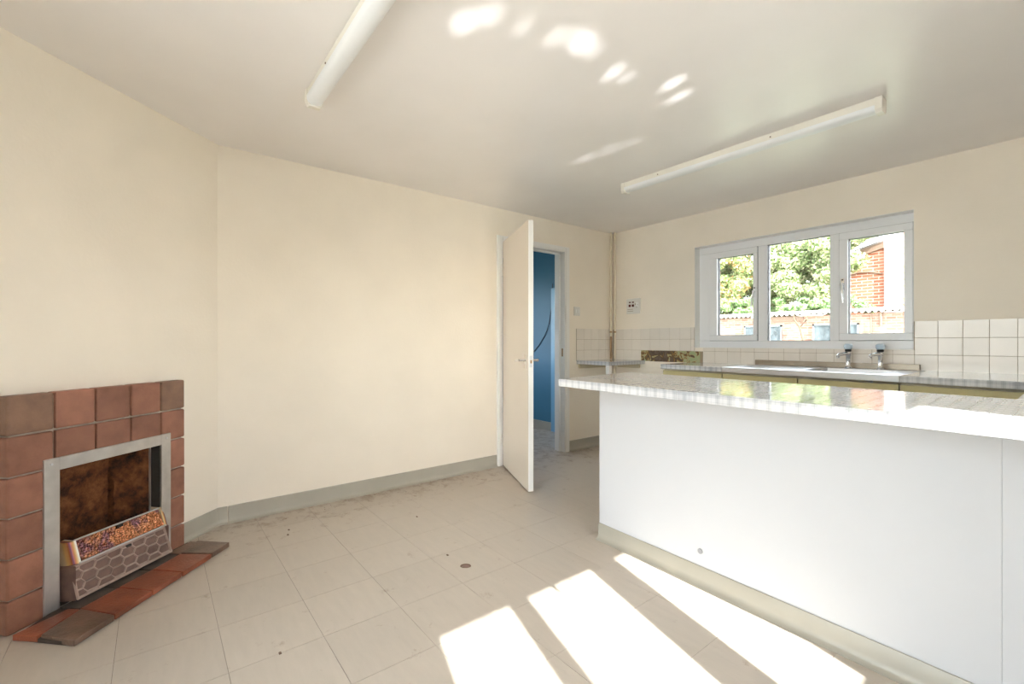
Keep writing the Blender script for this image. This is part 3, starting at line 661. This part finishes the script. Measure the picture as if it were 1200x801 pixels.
# hammered band above, end caps, side cheeks and burner box
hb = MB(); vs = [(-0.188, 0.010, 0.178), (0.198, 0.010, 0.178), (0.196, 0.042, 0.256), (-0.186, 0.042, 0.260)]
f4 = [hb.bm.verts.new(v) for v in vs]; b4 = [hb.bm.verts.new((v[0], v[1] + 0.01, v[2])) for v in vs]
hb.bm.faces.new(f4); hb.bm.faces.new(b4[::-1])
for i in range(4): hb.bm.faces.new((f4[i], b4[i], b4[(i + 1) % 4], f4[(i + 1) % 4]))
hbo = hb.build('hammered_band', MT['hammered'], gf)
rm = MB(); rm.tube([(-0.190, 0.040, 0.263), (0.198, 0.040, 0.259)], 0.004, 8); rm.tube([(-0.195, 0.006, 0.173), (0.205, 0.006, 0.173)], 0.0045, 8)
rm.build('rim', MT['alu'], gf, smooth=True)
MB().box(-0.012, 0.014, 0.034, 0.043, 0.243, 0.257).build('notch', MT['dark'], hbo)
for sx, xx in ((-1, -0.188), (1, 0.199)):
    ec = MB(); n_ = 8; ring0, ring1 = [], []
    for k in range(n_ + 1):
        a_ = math.pi / 2 * k / n_; ex = xx + sx * 0.040 * math.sin(a_); ey = 0.006 + 0.050 * (1 - math.cos(a_))
        ring0.append(ec.bm.verts.new((ex, ey, 0.172))); ring1.append(ec.bm.verts.new((ex - sx * 0.0, ey + 0.028, 0.262)))
    for k in range(n_): ec.bm.faces.new((ring0[k], ring0[k + 1], ring1[k + 1], ring1[k]))
    bk = [ec.bm.verts.new((xx, 0.09, 0.172)), ec.bm.verts.new((xx, 0.09, 0.262))]
    ec.bm.faces.new(ring0 + [bk[0]]); ec.bm.faces.new(ring1 + [bk[1]]); ec.bm.faces.new((ring0[0], bk[0], bk[1], ring1[0])); ec.bm.faces.new((ring0[-1], bk[0], bk[1], ring1[-1]))
    o = ec.build('end_cap', MT['endcap'], gf, smooth=True)
    o['label'] = 'heat-tinted rounded end cap'
bx_ = MB(); bx_.box(-0.190, 0.190, 0.055, 0.10, 0.05, 0.24); bx_.build('burner_box', MT['dark'], gf)
sc_ = MB(); sc_.prism([(-0.238, 0.045), (-0.2215, -0.010), (-0.216, 0.003), (-0.216, 0.09)], 0.03, 0.171); sc_.build('side_cheek', MT['grille'], gf); sc_ = MB(); sc_.prism([(0.210, 0.09), (0.206, 0.003), (0.208, -0.008), (0.217, 0.005)], 0.03, 0.171)
sc_.build('side_cheek', MT['grille'], gf)
for fx in (-0.19, 0.18): MB().box(fx - 0.02, fx + 0.02, 0.03, 0.08, 0.024, 0.05).build('foot', MT['soot'], gf)
# burner bits on the hearth: tiny ceramic crumbs in the soot
# ------------------------------------------------------------------ peninsula
T0, T1 = 0.870, 0.908
def wy(x): return 1.655 - 0.0445 * (x + 1.71)         # worktop front line
def py(x): return 1.965 - 0.036 * (x + 1.703)         # panel face line
XE = XR - 0.004
wt = MB(); TB = T1 + 0.011
def slab(mb, pts):                                     # (x, y, top z) quads with the laminate's 38 mm thickness
    lo = [mb.bm.verts.new((p[0], p[1], p[2] - 0.038)) for p in pts]; hi = [mb.bm.verts.new(p) for p in pts]; n = len(pts)
    mb.bm.faces.new(lo[::-1]); mb.bm.faces.new(hi)
    for k in range(n): mb.bm.faces.new((lo[k], lo[(k + 1) % n], hi[(k + 1) % n], hi[k]))
slab(wt, [(-1.712, wy(-1.712), T1), (XE, wy(XE), T1), (XE, 2.08, TB), (-0.144, 2.148, TB), (-1.712, 2.258, TB)])
slab(wt, [(-0.144, 2.149, TB), (XE, 2.081, TB), (XE, YB - 0.007, TB - 0.006), (-0.150, YB - 0.007, TB - 0.006)])
wt = wt.build('peninsula_worktop', MT['plaid'], bev=0.0025)
tag(wt, 'long plaid laminate peninsula worktop with a sunlit right end', 'worktop')
pb_ = empty('kitchen_peninsula', (-1.703, 1.965, 0), math.atan(-0.036), label='white panelled peninsula base with a beige coved skirting', cat='counter')
Lp = (XE + 1.703) / math.cos(math.atan(0.036)); s1 = 1.548
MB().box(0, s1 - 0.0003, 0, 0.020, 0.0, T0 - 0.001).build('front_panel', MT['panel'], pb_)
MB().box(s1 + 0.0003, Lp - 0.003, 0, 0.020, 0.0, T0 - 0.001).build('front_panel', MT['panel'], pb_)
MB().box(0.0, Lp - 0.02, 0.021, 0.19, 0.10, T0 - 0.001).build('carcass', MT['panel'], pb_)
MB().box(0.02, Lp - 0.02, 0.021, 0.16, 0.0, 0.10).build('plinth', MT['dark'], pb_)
for k in range(3):
    x0_ = 0.01 + k * 0.51; d_ = MB().box(x0_, x0_ + 0.50, 0.191, 0.208, 0.12, T0 - 0.03).build('cabinet_door', MT['olive'], pb_, bev=0.001)
sk = MB(); sk.sweep([(0.0, 0.0), (0.030, 0.0), (0.030, 0.003), (0.018, 0.007), (0.010, 0.016), (0.007, 0.032), (0.007, 0.084), (0.004, 0.088), (0.0, 0.088)], (-0.002, -0.0005, 0), (Lp - 0.004, -0.0005, 0), side=Vector((0, -1, 0)))
sko = sk.build('skirting', MT['skirt_pen'], pb_, smooth=True)
sm = MB().tube([(0.612, -0.0005, 0.154), (0.612, -0.0025, 0.154)], 0.012, 12).build('panel_smudge', MT['outgrey'], pb_); sm['label'] = 'small grey mark low on the panel'  # grey disc drawn for a smudge on the panel

# return run along the right wall
rc = empty('return_cabinet', (0.36, 2.6, 0), 0, label='olive base cabinet at the right end of the peninsula', cat='cabinet')
MB().box(-0.47, 0.50, -0.30, 0.55, 0.10, T0 - 0.001).build('carcass', MT['carcass'], rc)
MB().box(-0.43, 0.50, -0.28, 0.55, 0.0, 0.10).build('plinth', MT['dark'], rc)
MB().box(-0.489, -0.471, -0.28, 0.54, 0.11, T0 - 0.02).build('door', MT['olive'], rc, bev=0.001)

# ------------------------------------------------------------------ sink run under the window
C0, C1 = 0.876, 0.913
def cy(x): return 3.372 - 0.0855 * (x + 2.25)
def counter(name, x0, x1, label):
    y1 = YB - 0.007
    o = MB().prism([(x0, cy(x0)), (x1, cy(x1)), (x1, y1), (x0, y1)], C0, C1).build(name, MT['plaid'], bev=0.002)
    return tag(o, label, 'worktop')
counter('side_worktop', -2.250, -1.700, 'short plaid worktop left of the sink below the green patch')
counter('side_worktop', -0.652, -0.1515, 'plaid worktop right of the taps in the window wall corner')
def base_unit(x0, x1, label, doors, group=None):
    c = empty('base_cabinet', ((x0 + x1) / 2, YB - 0.3, 0), 0, label=label, cat='cabinet', group=group)
    ox, oy = c.location.x, c.location.y
    y_f = max(cy(x0), cy(x1)) + 0.035
    MB().prism([(x0 + 0.002 - ox, y_f - oy), (x1 - 0.002 - ox, y_f - oy), (x1 - 0.002 - ox, YB - 0.02 - oy), (x0 + 0.002 - ox, YB - 0.02 - oy)], 0.10, (C0 - 0.001 if len(doors) < 3 else 0.74)).build('carcass', MT['carcass'], c)
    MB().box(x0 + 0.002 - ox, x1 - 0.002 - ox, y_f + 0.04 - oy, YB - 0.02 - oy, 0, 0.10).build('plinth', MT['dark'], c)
    if len(doors) > 2: MB().box(x0 + 0.002 - ox, x1 - 0.002 - ox, y_f - oy, y_f + 0.018 - oy, 0.74, C0 - 0.001).build('front_rail', MT['carcass'], c)
    for k in range(len(doors) - 1):
        a_, b_2 = doors[k] + 0.003, doors[k + 1] - 0.003
        d = MB().prism([(a_ - ox, cy(a_) + 0.012 - oy), (b_2 - ox, cy(b_2) + 0.012 - oy), (b_2 - ox, cy(b_2) + 0.030 - oy), (a_ - ox, cy(a_) + 0.030 - oy)], 0.12, C0 - 0.014).build('door', MT['olive'], c, bev=0.001)
        h = MB().box((a_ + b_2) / 2 - 0.06 - ox, (a_ + b_2) / 2 + 0.06 - ox, cy((a_ + b_2) / 2) - 0.006 - oy, cy((a_ + b_2) / 2) + 0.016 - oy, 0.70, 0.715).build('handle', MT['steel'], d)
    return c
base_unit(-2.235, -1.702, 'olive base cabinet under the short worktop left of the sink', [-2.235, -1.702])
base_unit(-1.700, -0.654, 'olive two-door cabinet under the steel sink', [-1.700, -1.180, -0.654])
base_unit(-0.652, -0.16, 'olive base cabinet under the worktop right of the taps', [-0.652, -0.16])
# stainless sink top with drainer and bowl
sx0, sx1 = -1.698, -0.654
sk_ = empty('sink', ((sx0 + sx1) / 2, 3.6, C0), 0, label='stainless steel sink top with drainer below the window', cat='sink')
ox, oy, oz = sk_.location
def bowl_top():
    b = MB(); bm = b.bm
    xs = [sx0, -1.20, -1.17, -0.80, -0.77, sx1]; 
    def Y(x, k): f = cy(x); bks = [f, f + 0.10, f + 0.13, YB - 0.175, YB - 0.145, YB - 0.03]; return bks[k]
    g = [[bm.verts.new((x - ox, Y(x, k) - oy, (C1 - 0.155 if (i in (2, 3) and k in (2, 3)) else C1) - oz)) for k in range(6)] for i, x in enumerate(xs)]
    for i in range(5):
        for k in range(5): bm.faces.new((g[i][k], g[i + 1][k], g[i + 1][k + 1], g[i][k + 1]))
    lo = [[bm.verts.new((x - ox, Y(x, 0) - oy, C0 + 0.002 - oz)) for x in xs]]
    for i in range(5): bm.faces.new((g[i][0], lo[0][i], lo[0][i + 1], g[i + 1][0]))
    return b.build('sink_top', MT['steel'], sk_)
bowl_top()
for k in range(7):
    yy = cy(-1.45) + 0.13 + k * 0.045
    MB().box(-1.66 - ox, -1.24 - ox, yy - oy, yy + 0.012 - oy, C1 - oz - 0.001, C1 + 0.002 - oz).build('drainer_rib', MT['steel'], sk_, bev=0.001, seg=1)
up = MB().box(-1.725 - ox, -0.688 - ox, YB - 0.028 - oy, YB - 0.0075 - oy, C1 - oz, 0.952 - oz).build('upstand', MT['upstand'], sk_, bev=0.002); up['label'] = 'metal upstand behind the taps coloured brown for the reflected tiles'
MB().tube([(-0.985 - ox, YB - 0.33 - oy, C1 - 0.154 - oz), (-0.985 - ox, YB - 0.33 - oy, C1 - 0.150 - oz)], 0.035, 16).build('waste', MT['chrome'], sk_)
def tap(x, label, heat):
    t = empty('tap', (x, 3.845, C1), 0, label=label, cat='tap', group=None)
    MB().lathe([(0.024, 0.0005), (0.024, 0.008), (0.016, 0.014), (0.0135, 0.02), (0.0135, 0.088), (0.017, 0.094), (0.018, 0.112), (0.015, 0.118)]).build('pillar', MT['chrome'], t, smooth=True)
    sp = MB().tube([(0, 0, 0.104), (-0.01, -0.03, 0.106), (-0.03, -0.085, 0.098), (-0.034, -0.098, 0.086), (-0.034, -0.099, 0.074)], [0.012, 0.012, 0.0105, 0.011, 0.011], 12).build('spout', MT['chrome'], t, smooth=True)
    MB().lathe([(0.013, 0.1185), (0.019, 0.121), (0.020, 0.132), (0.016, 0.136)]).build('collar', MT['black_plastic'], t, smooth=True)
    hd = MB().lathe([(0.020, 0.1365), (0.025, 0.142), (0.027, 0.156), (0.026, 0.166), (0.020, 0.1705), (0.008, 0.172)], seg=8).build('head', MT['blue_top'], t, bev=0.001)
    MB().lathe([(0.0195, 0.1722), (0.018, 0.1745)]).build('cap', MT['blue_top'], hd, smooth=True)
    return t
tap(-1.054, 'left chrome pillar tap at the back of the sink', False)
tap(-0.873, 'right chrome pillar tap with a pale flat top', True)

# corner shelf on a post, pipes, switch, cooker point
cs = empty('corner_shelf', (-3.03, 3.67, 0), 0, label='small plaid corner shelf on a white post right of the door', cat='shelf')
MB().prism([(-0.213, -0.28), (0.21, -0.28), (0.21, 0.283), (-0.130, 0.283), (-0.130, 0.20), (-0.213, 0.20)], 0.875, 0.912).build('shelf_top', MT['plaid'], cs, bev=0.002)
MB().box(0.165, 0.205, -0.275, -0.235, 0.0, 0.8745).build('post', MT['white'], cs, bev=0.002)
MB().box(-0.213, -0.195, -0.25, 0.19, 0.83, 0.8745).build('batten', MT['carcass'], cs)
MB().box(-0.125, 0.15, 0.265, 0.283, 0.83, 0.8745).build('batten', MT['carcass'], cs)
for k, (px_, py_, lab, mm) in enumerate(((XL + 0.032, YB - 0.060, 'left cream painted pipe rising in the room corner', 'pipe'), (XL + 0.062, YB - 0.030, 'right cream painted pipe rising in the room corner', 'pipe'))):
    p_ = empty('pipe', (px_, py_, 0), 0, label=lab, cat='pipe')
    MB().tube([(0, 0, 0.914), (0, 0, CEIL - 0.001)], 0.011, 12).build('upper_length', MT['pipe'], p_, smooth=True)
    MB().tube([(0, 0, 0.001), (0, 0, 0.874)], 0.011, 12).build('lower_length', MT['pipe'], p_, smooth=True)
    MB().tube([(0, 0, 1.20), (0, 0, 1.218)], 0.0145, 12).build('clip', MT['pipe_rust'], p_, smooth=True)
    MB().tube([(0, 0, 0.9142), (0, 0, 1.16)], 0.0116, 12).build('bare_length', MT['pipe_rust' if k == 0 else 'pipe'], p_, smooth=True)
sw = empty('light_switch', (XL, 3.397, 1.414), 0, label='square pale switch plate on the wall right of the door', cat='switch')
MB().box(0.0005, 0.011, -0.043, 0.043, -0.045, 0.045).build('plate', MT['plate'], sw, bev=0.003)
for dy in (-0.017, 0.017): MB().box(0.011, 0.0155, dy - 0.009, dy + 0.009, -0.018, 0.018).build('rocker', MT['white'], sw, bev=0.001)
ck_ = empty('cooker_switch', (-2.962, YB, 1.476), 0, label='white cooker control plate with dark red rockers on the window wall', cat='switch')
MB().box(-0.086, 0.086, -0.014, -0.0005, -0.08, 0.08).build('plate', MT['plate'], ck_, bev=0.003)
for dx in (-0.040, 0.0):
    MB().box(dx - 0.013, dx + 0.013, -0.021, -0.014, -0.008, 0.018).build('rocker', MT['red_switch'], ck_, bev=0.002)
    MB().box(dx - 0.011, dx + 0.011, -0.018, -0.014, 0.034, 0.047).build('indicator', MT['red_switch'], ck_, bev=0.001)
MB().box(0.036, 0.068, -0.019, -0.014, -0.015, 0.035).build('socket_switch', MT['white'], ck_, bev=0.002)
for (dx, dz, w_, h_) in ((0.030, 0.018, 0.007, 0.016), (0.048, -0.012, 0.014, 0.006), (0.060, 0.012, 0.005, 0.01)):
    MB().box(dx - w_ / 2, dx + w_ / 2, -0.0195, -0.0135, dz - h_ / 2, dz + h_ / 2).build('socket_slot', MT['grout'], ck_)
for dz in (-0.032, -0.052): MB().box(-0.07, 0.0, -0.0155, -0.014, dz - 0.0025, dz + 0.0025).build('moulded_line', MT['grout'], ck_)

MT['blue_lit'] = mat('blue_paint_as_lit', (0.22, 0.46, 0.66), rough=0.4)  # paler blue paints in the light on the wall end
struct(MB().box(-4.105, -4.03, 3.84, 3.862, 0.0, 1.76).build('trim_3', MT['blue_lit'], bev=0.003), 'upright strip at the end of the blue wall coloured pale as if lit')
# cable on the blue wall
cb = MB(); pts = [(-4.60, 3.873, 0.93), (-4.52, 3.873, 0.945), (-4.44, 3.873, 0.995), (-4.356, 3.873, 1.062), (-4.26, 3.873, 1.17), (-4.21, 3.873, 1.25), (-4.175, 3.873, 1.33), (-4.15, 3.873, 1.43), (-4.133, 3.873, 1.53), (-4.118, 3.873, 1.70), (-4.108, 3.873, 1.82)]
cb.tube(pts, 0.0045, 6)
tag(cb.build('cable', MT['cable'], smooth=True), 'dark cable drooping across the blue wall beyond the door', 'cable')

# ------------------------------------------------------------------ ceiling battens
def batten(x0, x1, y0, label, wide):
    t = empty('ceiling_light', ((x0 + x1) / 2, y0, CEIL), 0, label=label, cat='ceiling light')
    L = (x1 - x0) / 2
    MB().sweep([(0.0, -0.001), (0.004, -0.040), (0.062, -0.040), (0.066, -0.001)], (-L, 0, 0), (L, 0, 0), side=Vector((0, 1, 0))).build('spine', MT['spine'], t, bev=0.002)
    d = MB(); prof = []
    for k in range(13):
        a = math.pi * k / 12; prof.append((0.033 - 0.037 * math.cos(a), -0.038 - wide * math.sin(a) ** 0.7))
    d.sweep(prof, (-L + 0.01, 0, 0), (L - 0.01, 0, 0), side=Vector((0, 1, 0))).build('diffuser', MT['fluoro'], t, smooth=True)
    for sx in (-1, 1):
        e_ = MB().sweep([(-0.005, -0.001), (-0.005, -0.058), (0.006, -0.045 - wide), (0.060, -0.045 - wide), (0.071, -0.058), (0.071, -0.001)], (sx * (L + 0.003) - 0.030 * (sx > 0), 0, 0), (sx * (L + 0.003) + 0.030 * (sx < 0), 0, 0), side=Vector((0, 1, 0))).build('end_cap', MT['spine'], t, bev=0.002)
    for xx in (-L * 0.6, L * 0.35): MB().tube([(xx, 0.0015, -0.022), (xx, -0.001, -0.022)], 0.004, 8).build('screw', MT['grille'], t)
    return t
batten(-2.170, -0.620, 2.752, 'long fluorescent batten on the ceiling over the peninsula', 0.030)
batten(-2.285, -0.740, 0.562, 'long fluorescent batten on the ceiling near the fireplace', 0.036)

# ------------------------------------------------------------------ small things on the floor
fh = empty('floor_socket_cap', (-1.897, 1.203, 0), 0, label='small dark oval cap set in the floor tiles', cat='floor cap'); fh.rotation_euler.z = math.radians(51.8)
rg = MB(); n_ = 20
R0 = [rg.bm.verts.new((0.027 * math.cos(2 * math.pi * k / n_), 0.020 * math.sin(2 * math.pi * k / n_), 0.0002)) for k in range(n_)]
R1 = [rg.bm.verts.new((0.025 * math.cos(2 * math.pi * k / n_), 0.018 * math.sin(2 * math.pi * k / n_), 0.0028)) for k in range(n_)]
R2 = [rg.bm.verts.new((0.018 * math.cos(2 * math.pi * k / n_), 0.011 * math.sin(2 * math.pi * k / n_), 0.0008)) for k in range(n_)]
for A, B in ((R0, R1), (R1, R2)):
    for k in range(n_): rg.bm.faces.new((A[k], A[(k + 1) % n_], B[(k + 1) % n_], B[k]))
rg.build('rim', MT['bargeboard'], fh)
MB().prism([(0.018 * math.cos(2 * math.pi * k / n_), 0.011 * math.sin(2 * math.pi * k / n_)) for k in range(n_)], 0.0002, 0.001).build('plug', MT['grille'], fh)
cr = MB()
for k in range(30):
    y_ = rng.uniform(0.5, 2.4); x_ = XL + 0.05 + abs(rng.normal(0, 0.16)); s_ = rng.uniform(0.001, 0.003)
    cr.box(x_ - s_, x_ + s_ * rng.uniform(0.4, 1), y_ - s_, y_ + s_ * rng.uniform(.5, 1.5), 0.0002, s_ * 0.5)
for (x_, y_) in ((-2.62, 1.30), (-2.05, 1.19), (-1.77, 0.35), (-2.9, 0.62), (-2.83, 0.60)):
    cr.box(x_ - 0.006, x_ + 0.006, y_ - 0.004, y_ + 0.004, 0.0002, 0.003)
tag(cr.build('floor_grit', MT['bargeboard']), 'scattered brown grit and crumbs along the wall foot', 'grit', kind='stuff')

# ------------------------------------------------------------------ garden outside the kitchen window
GZ = -0.20
struct(MB().box(-30, 25, -25, 40, GZ - 0.3, GZ).build('ground', MT['ground']), 'garden ground outside the house')
MT['bounce_ground'] = mat('pale_bounce_ground', (0.52, 0.50, 0.47), rough=0.9, var=0.15, vscale=3)  # unseen pale ground added to bounce sun on to the ceiling
struct(MB().prism([(-4.0, -9.0), (9.0, -9.0), (9.0, 4.2), (XR + 0.28, 4.2), (XR + 0.28, YF - 0.28), (-4.0, YF - 0.28)], GZ, GZ + 0.02).build('ground_bounce', MT['bounce_ground']), 'added pale ground beside the house that bounces sun indoors')
# lean-to outhouse with corrugated roof
sh = empty('outhouse', (-5.6, 16.6, GZ), 0, label='low brick outhouse with a wavy corrugated roof outside the window', cat='outhouse')
EV = 1.965 - GZ
MB().box(-6.0, 6.0, -0.75, 1.6, 0, EV - 0.05).build('wall', MT['brickpale'], sh)
rf = MB(); bm = rf.bm; n_ = 620; pit = 0.150
top = []; fr_ = []; un = []; ub = []
for k in range(n_ + 1):
    x_ = -6.2 + 12.4 * k / n_; w_ = 0.034 * math.sin(2 * math.pi * x_ / pit)
    fr_.append(bm.verts.new((x_, -0.86, EV + w_))); top.append(bm.verts.new((x_, 1.8, EV + 0.24 + w_)))
    un.append(bm.verts.new((x_, -0.86, EV + w_ - 0.012))); ub.append(bm.verts.new((x_, 1.8, EV + 0.24 + w_ - 0.012)))
for k in range(n_):
    bm.faces.new((fr_[k], fr_[k + 1], top[k + 1], top[k])); bm.faces.new((un[k + 1], un[k], ub[k], ub[k + 1])); bm.faces.new((fr_[k], un[k], un[k + 1], fr_[k + 1]))
rf.build('corrugated_roof', MT['asbestos'], sh, smooth=True)
MT['outframe'] = mat('grey_window_frame', (0.12, 0.13, 0.14), rough=0.6)
MT['outpane'] = mat('dusty_grey_pane', (0.085, 0.10, 0.11), rough=0.6, spec=0.15, var=0.45, vscale=5)
for (xa, xb) in ((-7.30, -6.88), (-6.58, -6.11), (-5.25, -4.73), (-4.50, -4.08)):
    wf = MB(); cx_ = -5.6; y_ = -0.79; a_, b_2, c_, d_ = xa - cx_, xb - cx_, 0.85 - GZ, 1.645 - GZ
    wf.box(a_, b_2, y_, y_ + 0.06, d_ - 0.05, d_); wf.box(a_, b_2, y_, y_ + 0.06, c_, c_ + 0.05); wf.box(a_, a_ + 0.05, y_, y_ + 0.06, c_, d_); wf.box(b_2 - 0.05, b_2, y_, y_ + 0.06, c_, d_)
    f_ = wf.build('window', MT['outframe'], sh); MB().box(a_ + 0.04, b_2 - 0.04, y_ + 0.02, y_ + 0.028, c_ + 0.04, d_ - 0.04).build('pane', MT['outpane'], f_)
MB().box(-1.05, 0.10, -0.775, -0.74, EV - 0.22, EV - 0.06).build('fascia_board', MT['bargeboard'], sh)
MB().tube([(1.80, -0.79, EV - 0.04), (1.80, -0.79, 0.4)], 0.014, 8).build('downpipe', MT['bargeboard'], sh)
MB().tube([(2.02, -0.79, EV - 0.03), (2.02, -0.79, EV - 0.40)], 0.035, 8).build('downpipe', MT['bargeboard'], sh)
st = MB(); st.tube([(-5.50, 15.76, GZ), (-5.45, 15.72, 1.1), (-5.55, 15.70, 1.55), (-5.72, 15.70, 1.82), (-5.70, 15.66, 1.98)], [0.05, 0.035, 0.028, 0.02, 0.012], 7); st.tube([(-5.55, 15.70, 1.55), (-5.36, 15.68, 1.78), (-5.41, 15.66, 2.0)], [0.022, 0.018, 0.010], 6)
tag(st.build('bare_climber', MT['bark'], smooth=True), 'bare twisted climber stem against the outhouse front', 'climber')
# brick house with a white rendered strip
hs = empty('brick_house', (-3.5, 21.4, GZ), 0, label='red brick house with a white strip beyond the outhouse', cat='house')
gb = MB()
prof = [(-2.50, 0), (-1.09, 0), (-1.09, 4.78), (-2.50, 4.38)]
A = [gb.bm.verts.new((x, -0.6, z)) for x, z in prof]; B = [gb.bm.verts.new((x, 2.5, z)) for x, z in prof]
gb.bm.faces.new(A); gb.bm.faces.new(B[::-1])
for k in range(4): gb.bm.faces.new((A[k], B[k], B[(k + 1) % 4], A[(k + 1) % 4]))
gb.build('low_wing', MT['brickout'], hs)
MB().box(-1.09, -0.60, -0.70, 2.5, 0, 7.4).build('white_strip', MT['render_white'], hs)
MB().box(-0.60, 6.0, -0.62, 5.5, 0, 7.4).build('main_wall', MT['brickout'], hs)
vb = MB(); vb.sweep([(0, 0), (0.16, 0), (0.16, 0.22), (0, 0.22)], (-2.75, -0.60, 4.22), (-1.09, -0.60, 4.70), side=Vector((0, -1, 0))); vb.build('verge_board', MT['bargeboard'], hs)
rr = MB(); rr.sweep([(0, 0), (-2.9, 0), (-2.9, 0.07), (0, 0.07)], (-2.85, -0.80, 4.40), (-1.09, -0.80, 4.92), side=Vector((0, -1, 0))); rr.build('wing_roof', MT['slate'], hs)
MB().box(-1.3, 6.3, -1.0, 5.8, 7.4, 7.6).build('eaves', MT['slate'], hs)
MB().tube([(-2.45, -0.64, 3.78), (-1.85, -0.64, 3.90), (-1.52, -0.64, 3.88), (-1.17, -0.64, 3.78)], 0.03, 8).build('overflow_pipe', MT['bargeboard'], hs)

def foliage(center, rad, n, size, squash=1.0, clumps=26):
    c = np.array(center); cl = rng.normal(0, 1, (clumps, 3)); cl /= np.linalg.norm(cl, axis=1)[:, None]
    cl = c + cl * np.array(rad) * rng.uniform(0.35, 1.0, (clumps, 1))
    idx = rng.integers(0, clumps, n); pr = min(rad) * 0.42
    d = rng.normal(0, 1, (n, 3)); d /= np.linalg.norm(d, axis=1)[:, None]
    P = cl[idx] + d * pr * rng.uniform(0.5, 1.0, (n, 1)) * np.array([1.1, 1.1, 0.8])
    nrm = d + rng.normal(0, 0.5, (n, 3)); nrm /= np.linalg.norm(nrm, axis=1)[:, None]
    t = np.cross(nrm, rng.normal(0, 1, (n, 3))); t /= np.linalg.norm(t, axis=1)[:, None]; bt = np.cross(nrm, t)
    s = size * rng.uniform(0.6, 1.3, (n, 1))
    q = np.stack([P - t * s, P - bt * s * 0.5 , P + t * s, P + bt * s * 0.5], 1)
    return q.reshape(-1, 3)
def foliage_obj(q, m, parent):
    n = len(q) // 4; q = q[q[:, 2].repeat(1).reshape(-1) > -9]
    me = bpy.data.meshes.new('foliage'); off = np.array(parent.location)
    f = np.arange(n * 4).reshape(-1, 4)
    me.from_pydata((q - off).tolist(), [], f.tolist()); me.materials.append(m)
    o = bpy.data.objects.new('foliage', me); COL.objects.link(o); o.parent = parent; o['kind'] = 'stuff'; return o
def tree(x, y, label, crowns, trunk_h, m, cat='tree', name='tree', leaf=0.06):
    t = empty(name, (x, y, GZ), 0, label=label, cat=cat)
    tk = MB(); tk.tube([(0, 0, 0), (0.03, 0.02, trunk_h * 0.5), (-0.04, 0, trunk_h)], [0.11, 0.085, 0.06], 9)
    tr_ = tk.build('trunk', MT['bark'], t, smooth=True)
    for k in range(5):
        a = 2 * math.pi * k / 5 + 0.4
        MB().tube([(-0.03, 0, trunk_h * 0.85), (0.4 * math.cos(a), 0.4 * math.sin(a), trunk_h * 1.08), (0.8 * math.cos(a), 0.8 * math.sin(a), trunk_h * 1.2)], [0.05, 0.032, 0.014], 6).build('branch', MT['bark'], t, smooth=True)
    qs = np.concatenate([foliage(c, r, n, leaf) for c, r, n in crowns]); foliage_obj(qs, m, t); return t
tree(-8.3, 20.0, 'bushy green tree behind the outhouse filling the middle pane', [((-8.2, 19.6, 4.3), (1.9, 1.1, 1.6), 26000), ((-6.5, 19.5, 4.6), (1.7, 1.1, 1.5), 22000), ((-7.4, 19.2, 3.0), (2.2, 1.0, 1.0), 22000)], 4.0, MT['leaf'], leaf=0.068)
tree(-10.4, 19.0, 'tree with orange autumn leaves seen in the left pane', [((-9.7, 18.8, 4.3), (1.6, 1.0, 1.6), 27000), ((-9.9, 18.8, 2.9), (1.8, 0.9, 1.1), 21000)], 3.9, MT['leaf_orange'], leaf=0.068)
tree(-9.2, 18.1, 'dense low green hedge bush just behind the corrugated roof', [((-9.0, 18.3, 2.35), (2.2, 0.5, 0.75), 13000), ((-6.3, 18.4, 2.25), (2.2, 0.5, 0.62), 10000)], 1.6, MT['leaf_dark'], cat='bush', name='bush', leaf=0.062)
tree(-6.3, 20.9, 'pale green tree overhanging the low wing of the brick house', [((-5.75, 20.2, 5.4), (1.2, 0.6, 0.7), 7000), ((-6.1, 20.0, 3.6), (0.65, 0.5, 1.1), 5000), ((-4.9, 20.3, 5.6), (1.1, 0.4, 0.5), 6000), ((-4.95, 20.15, 4.98), (0.65, 0.30, 0.26), 8000), ((-5.45, 20.1, 4.75), (0.45, 0.30, 0.3), 4000)], 4.0, MT['leaf'], leaf=0.068)
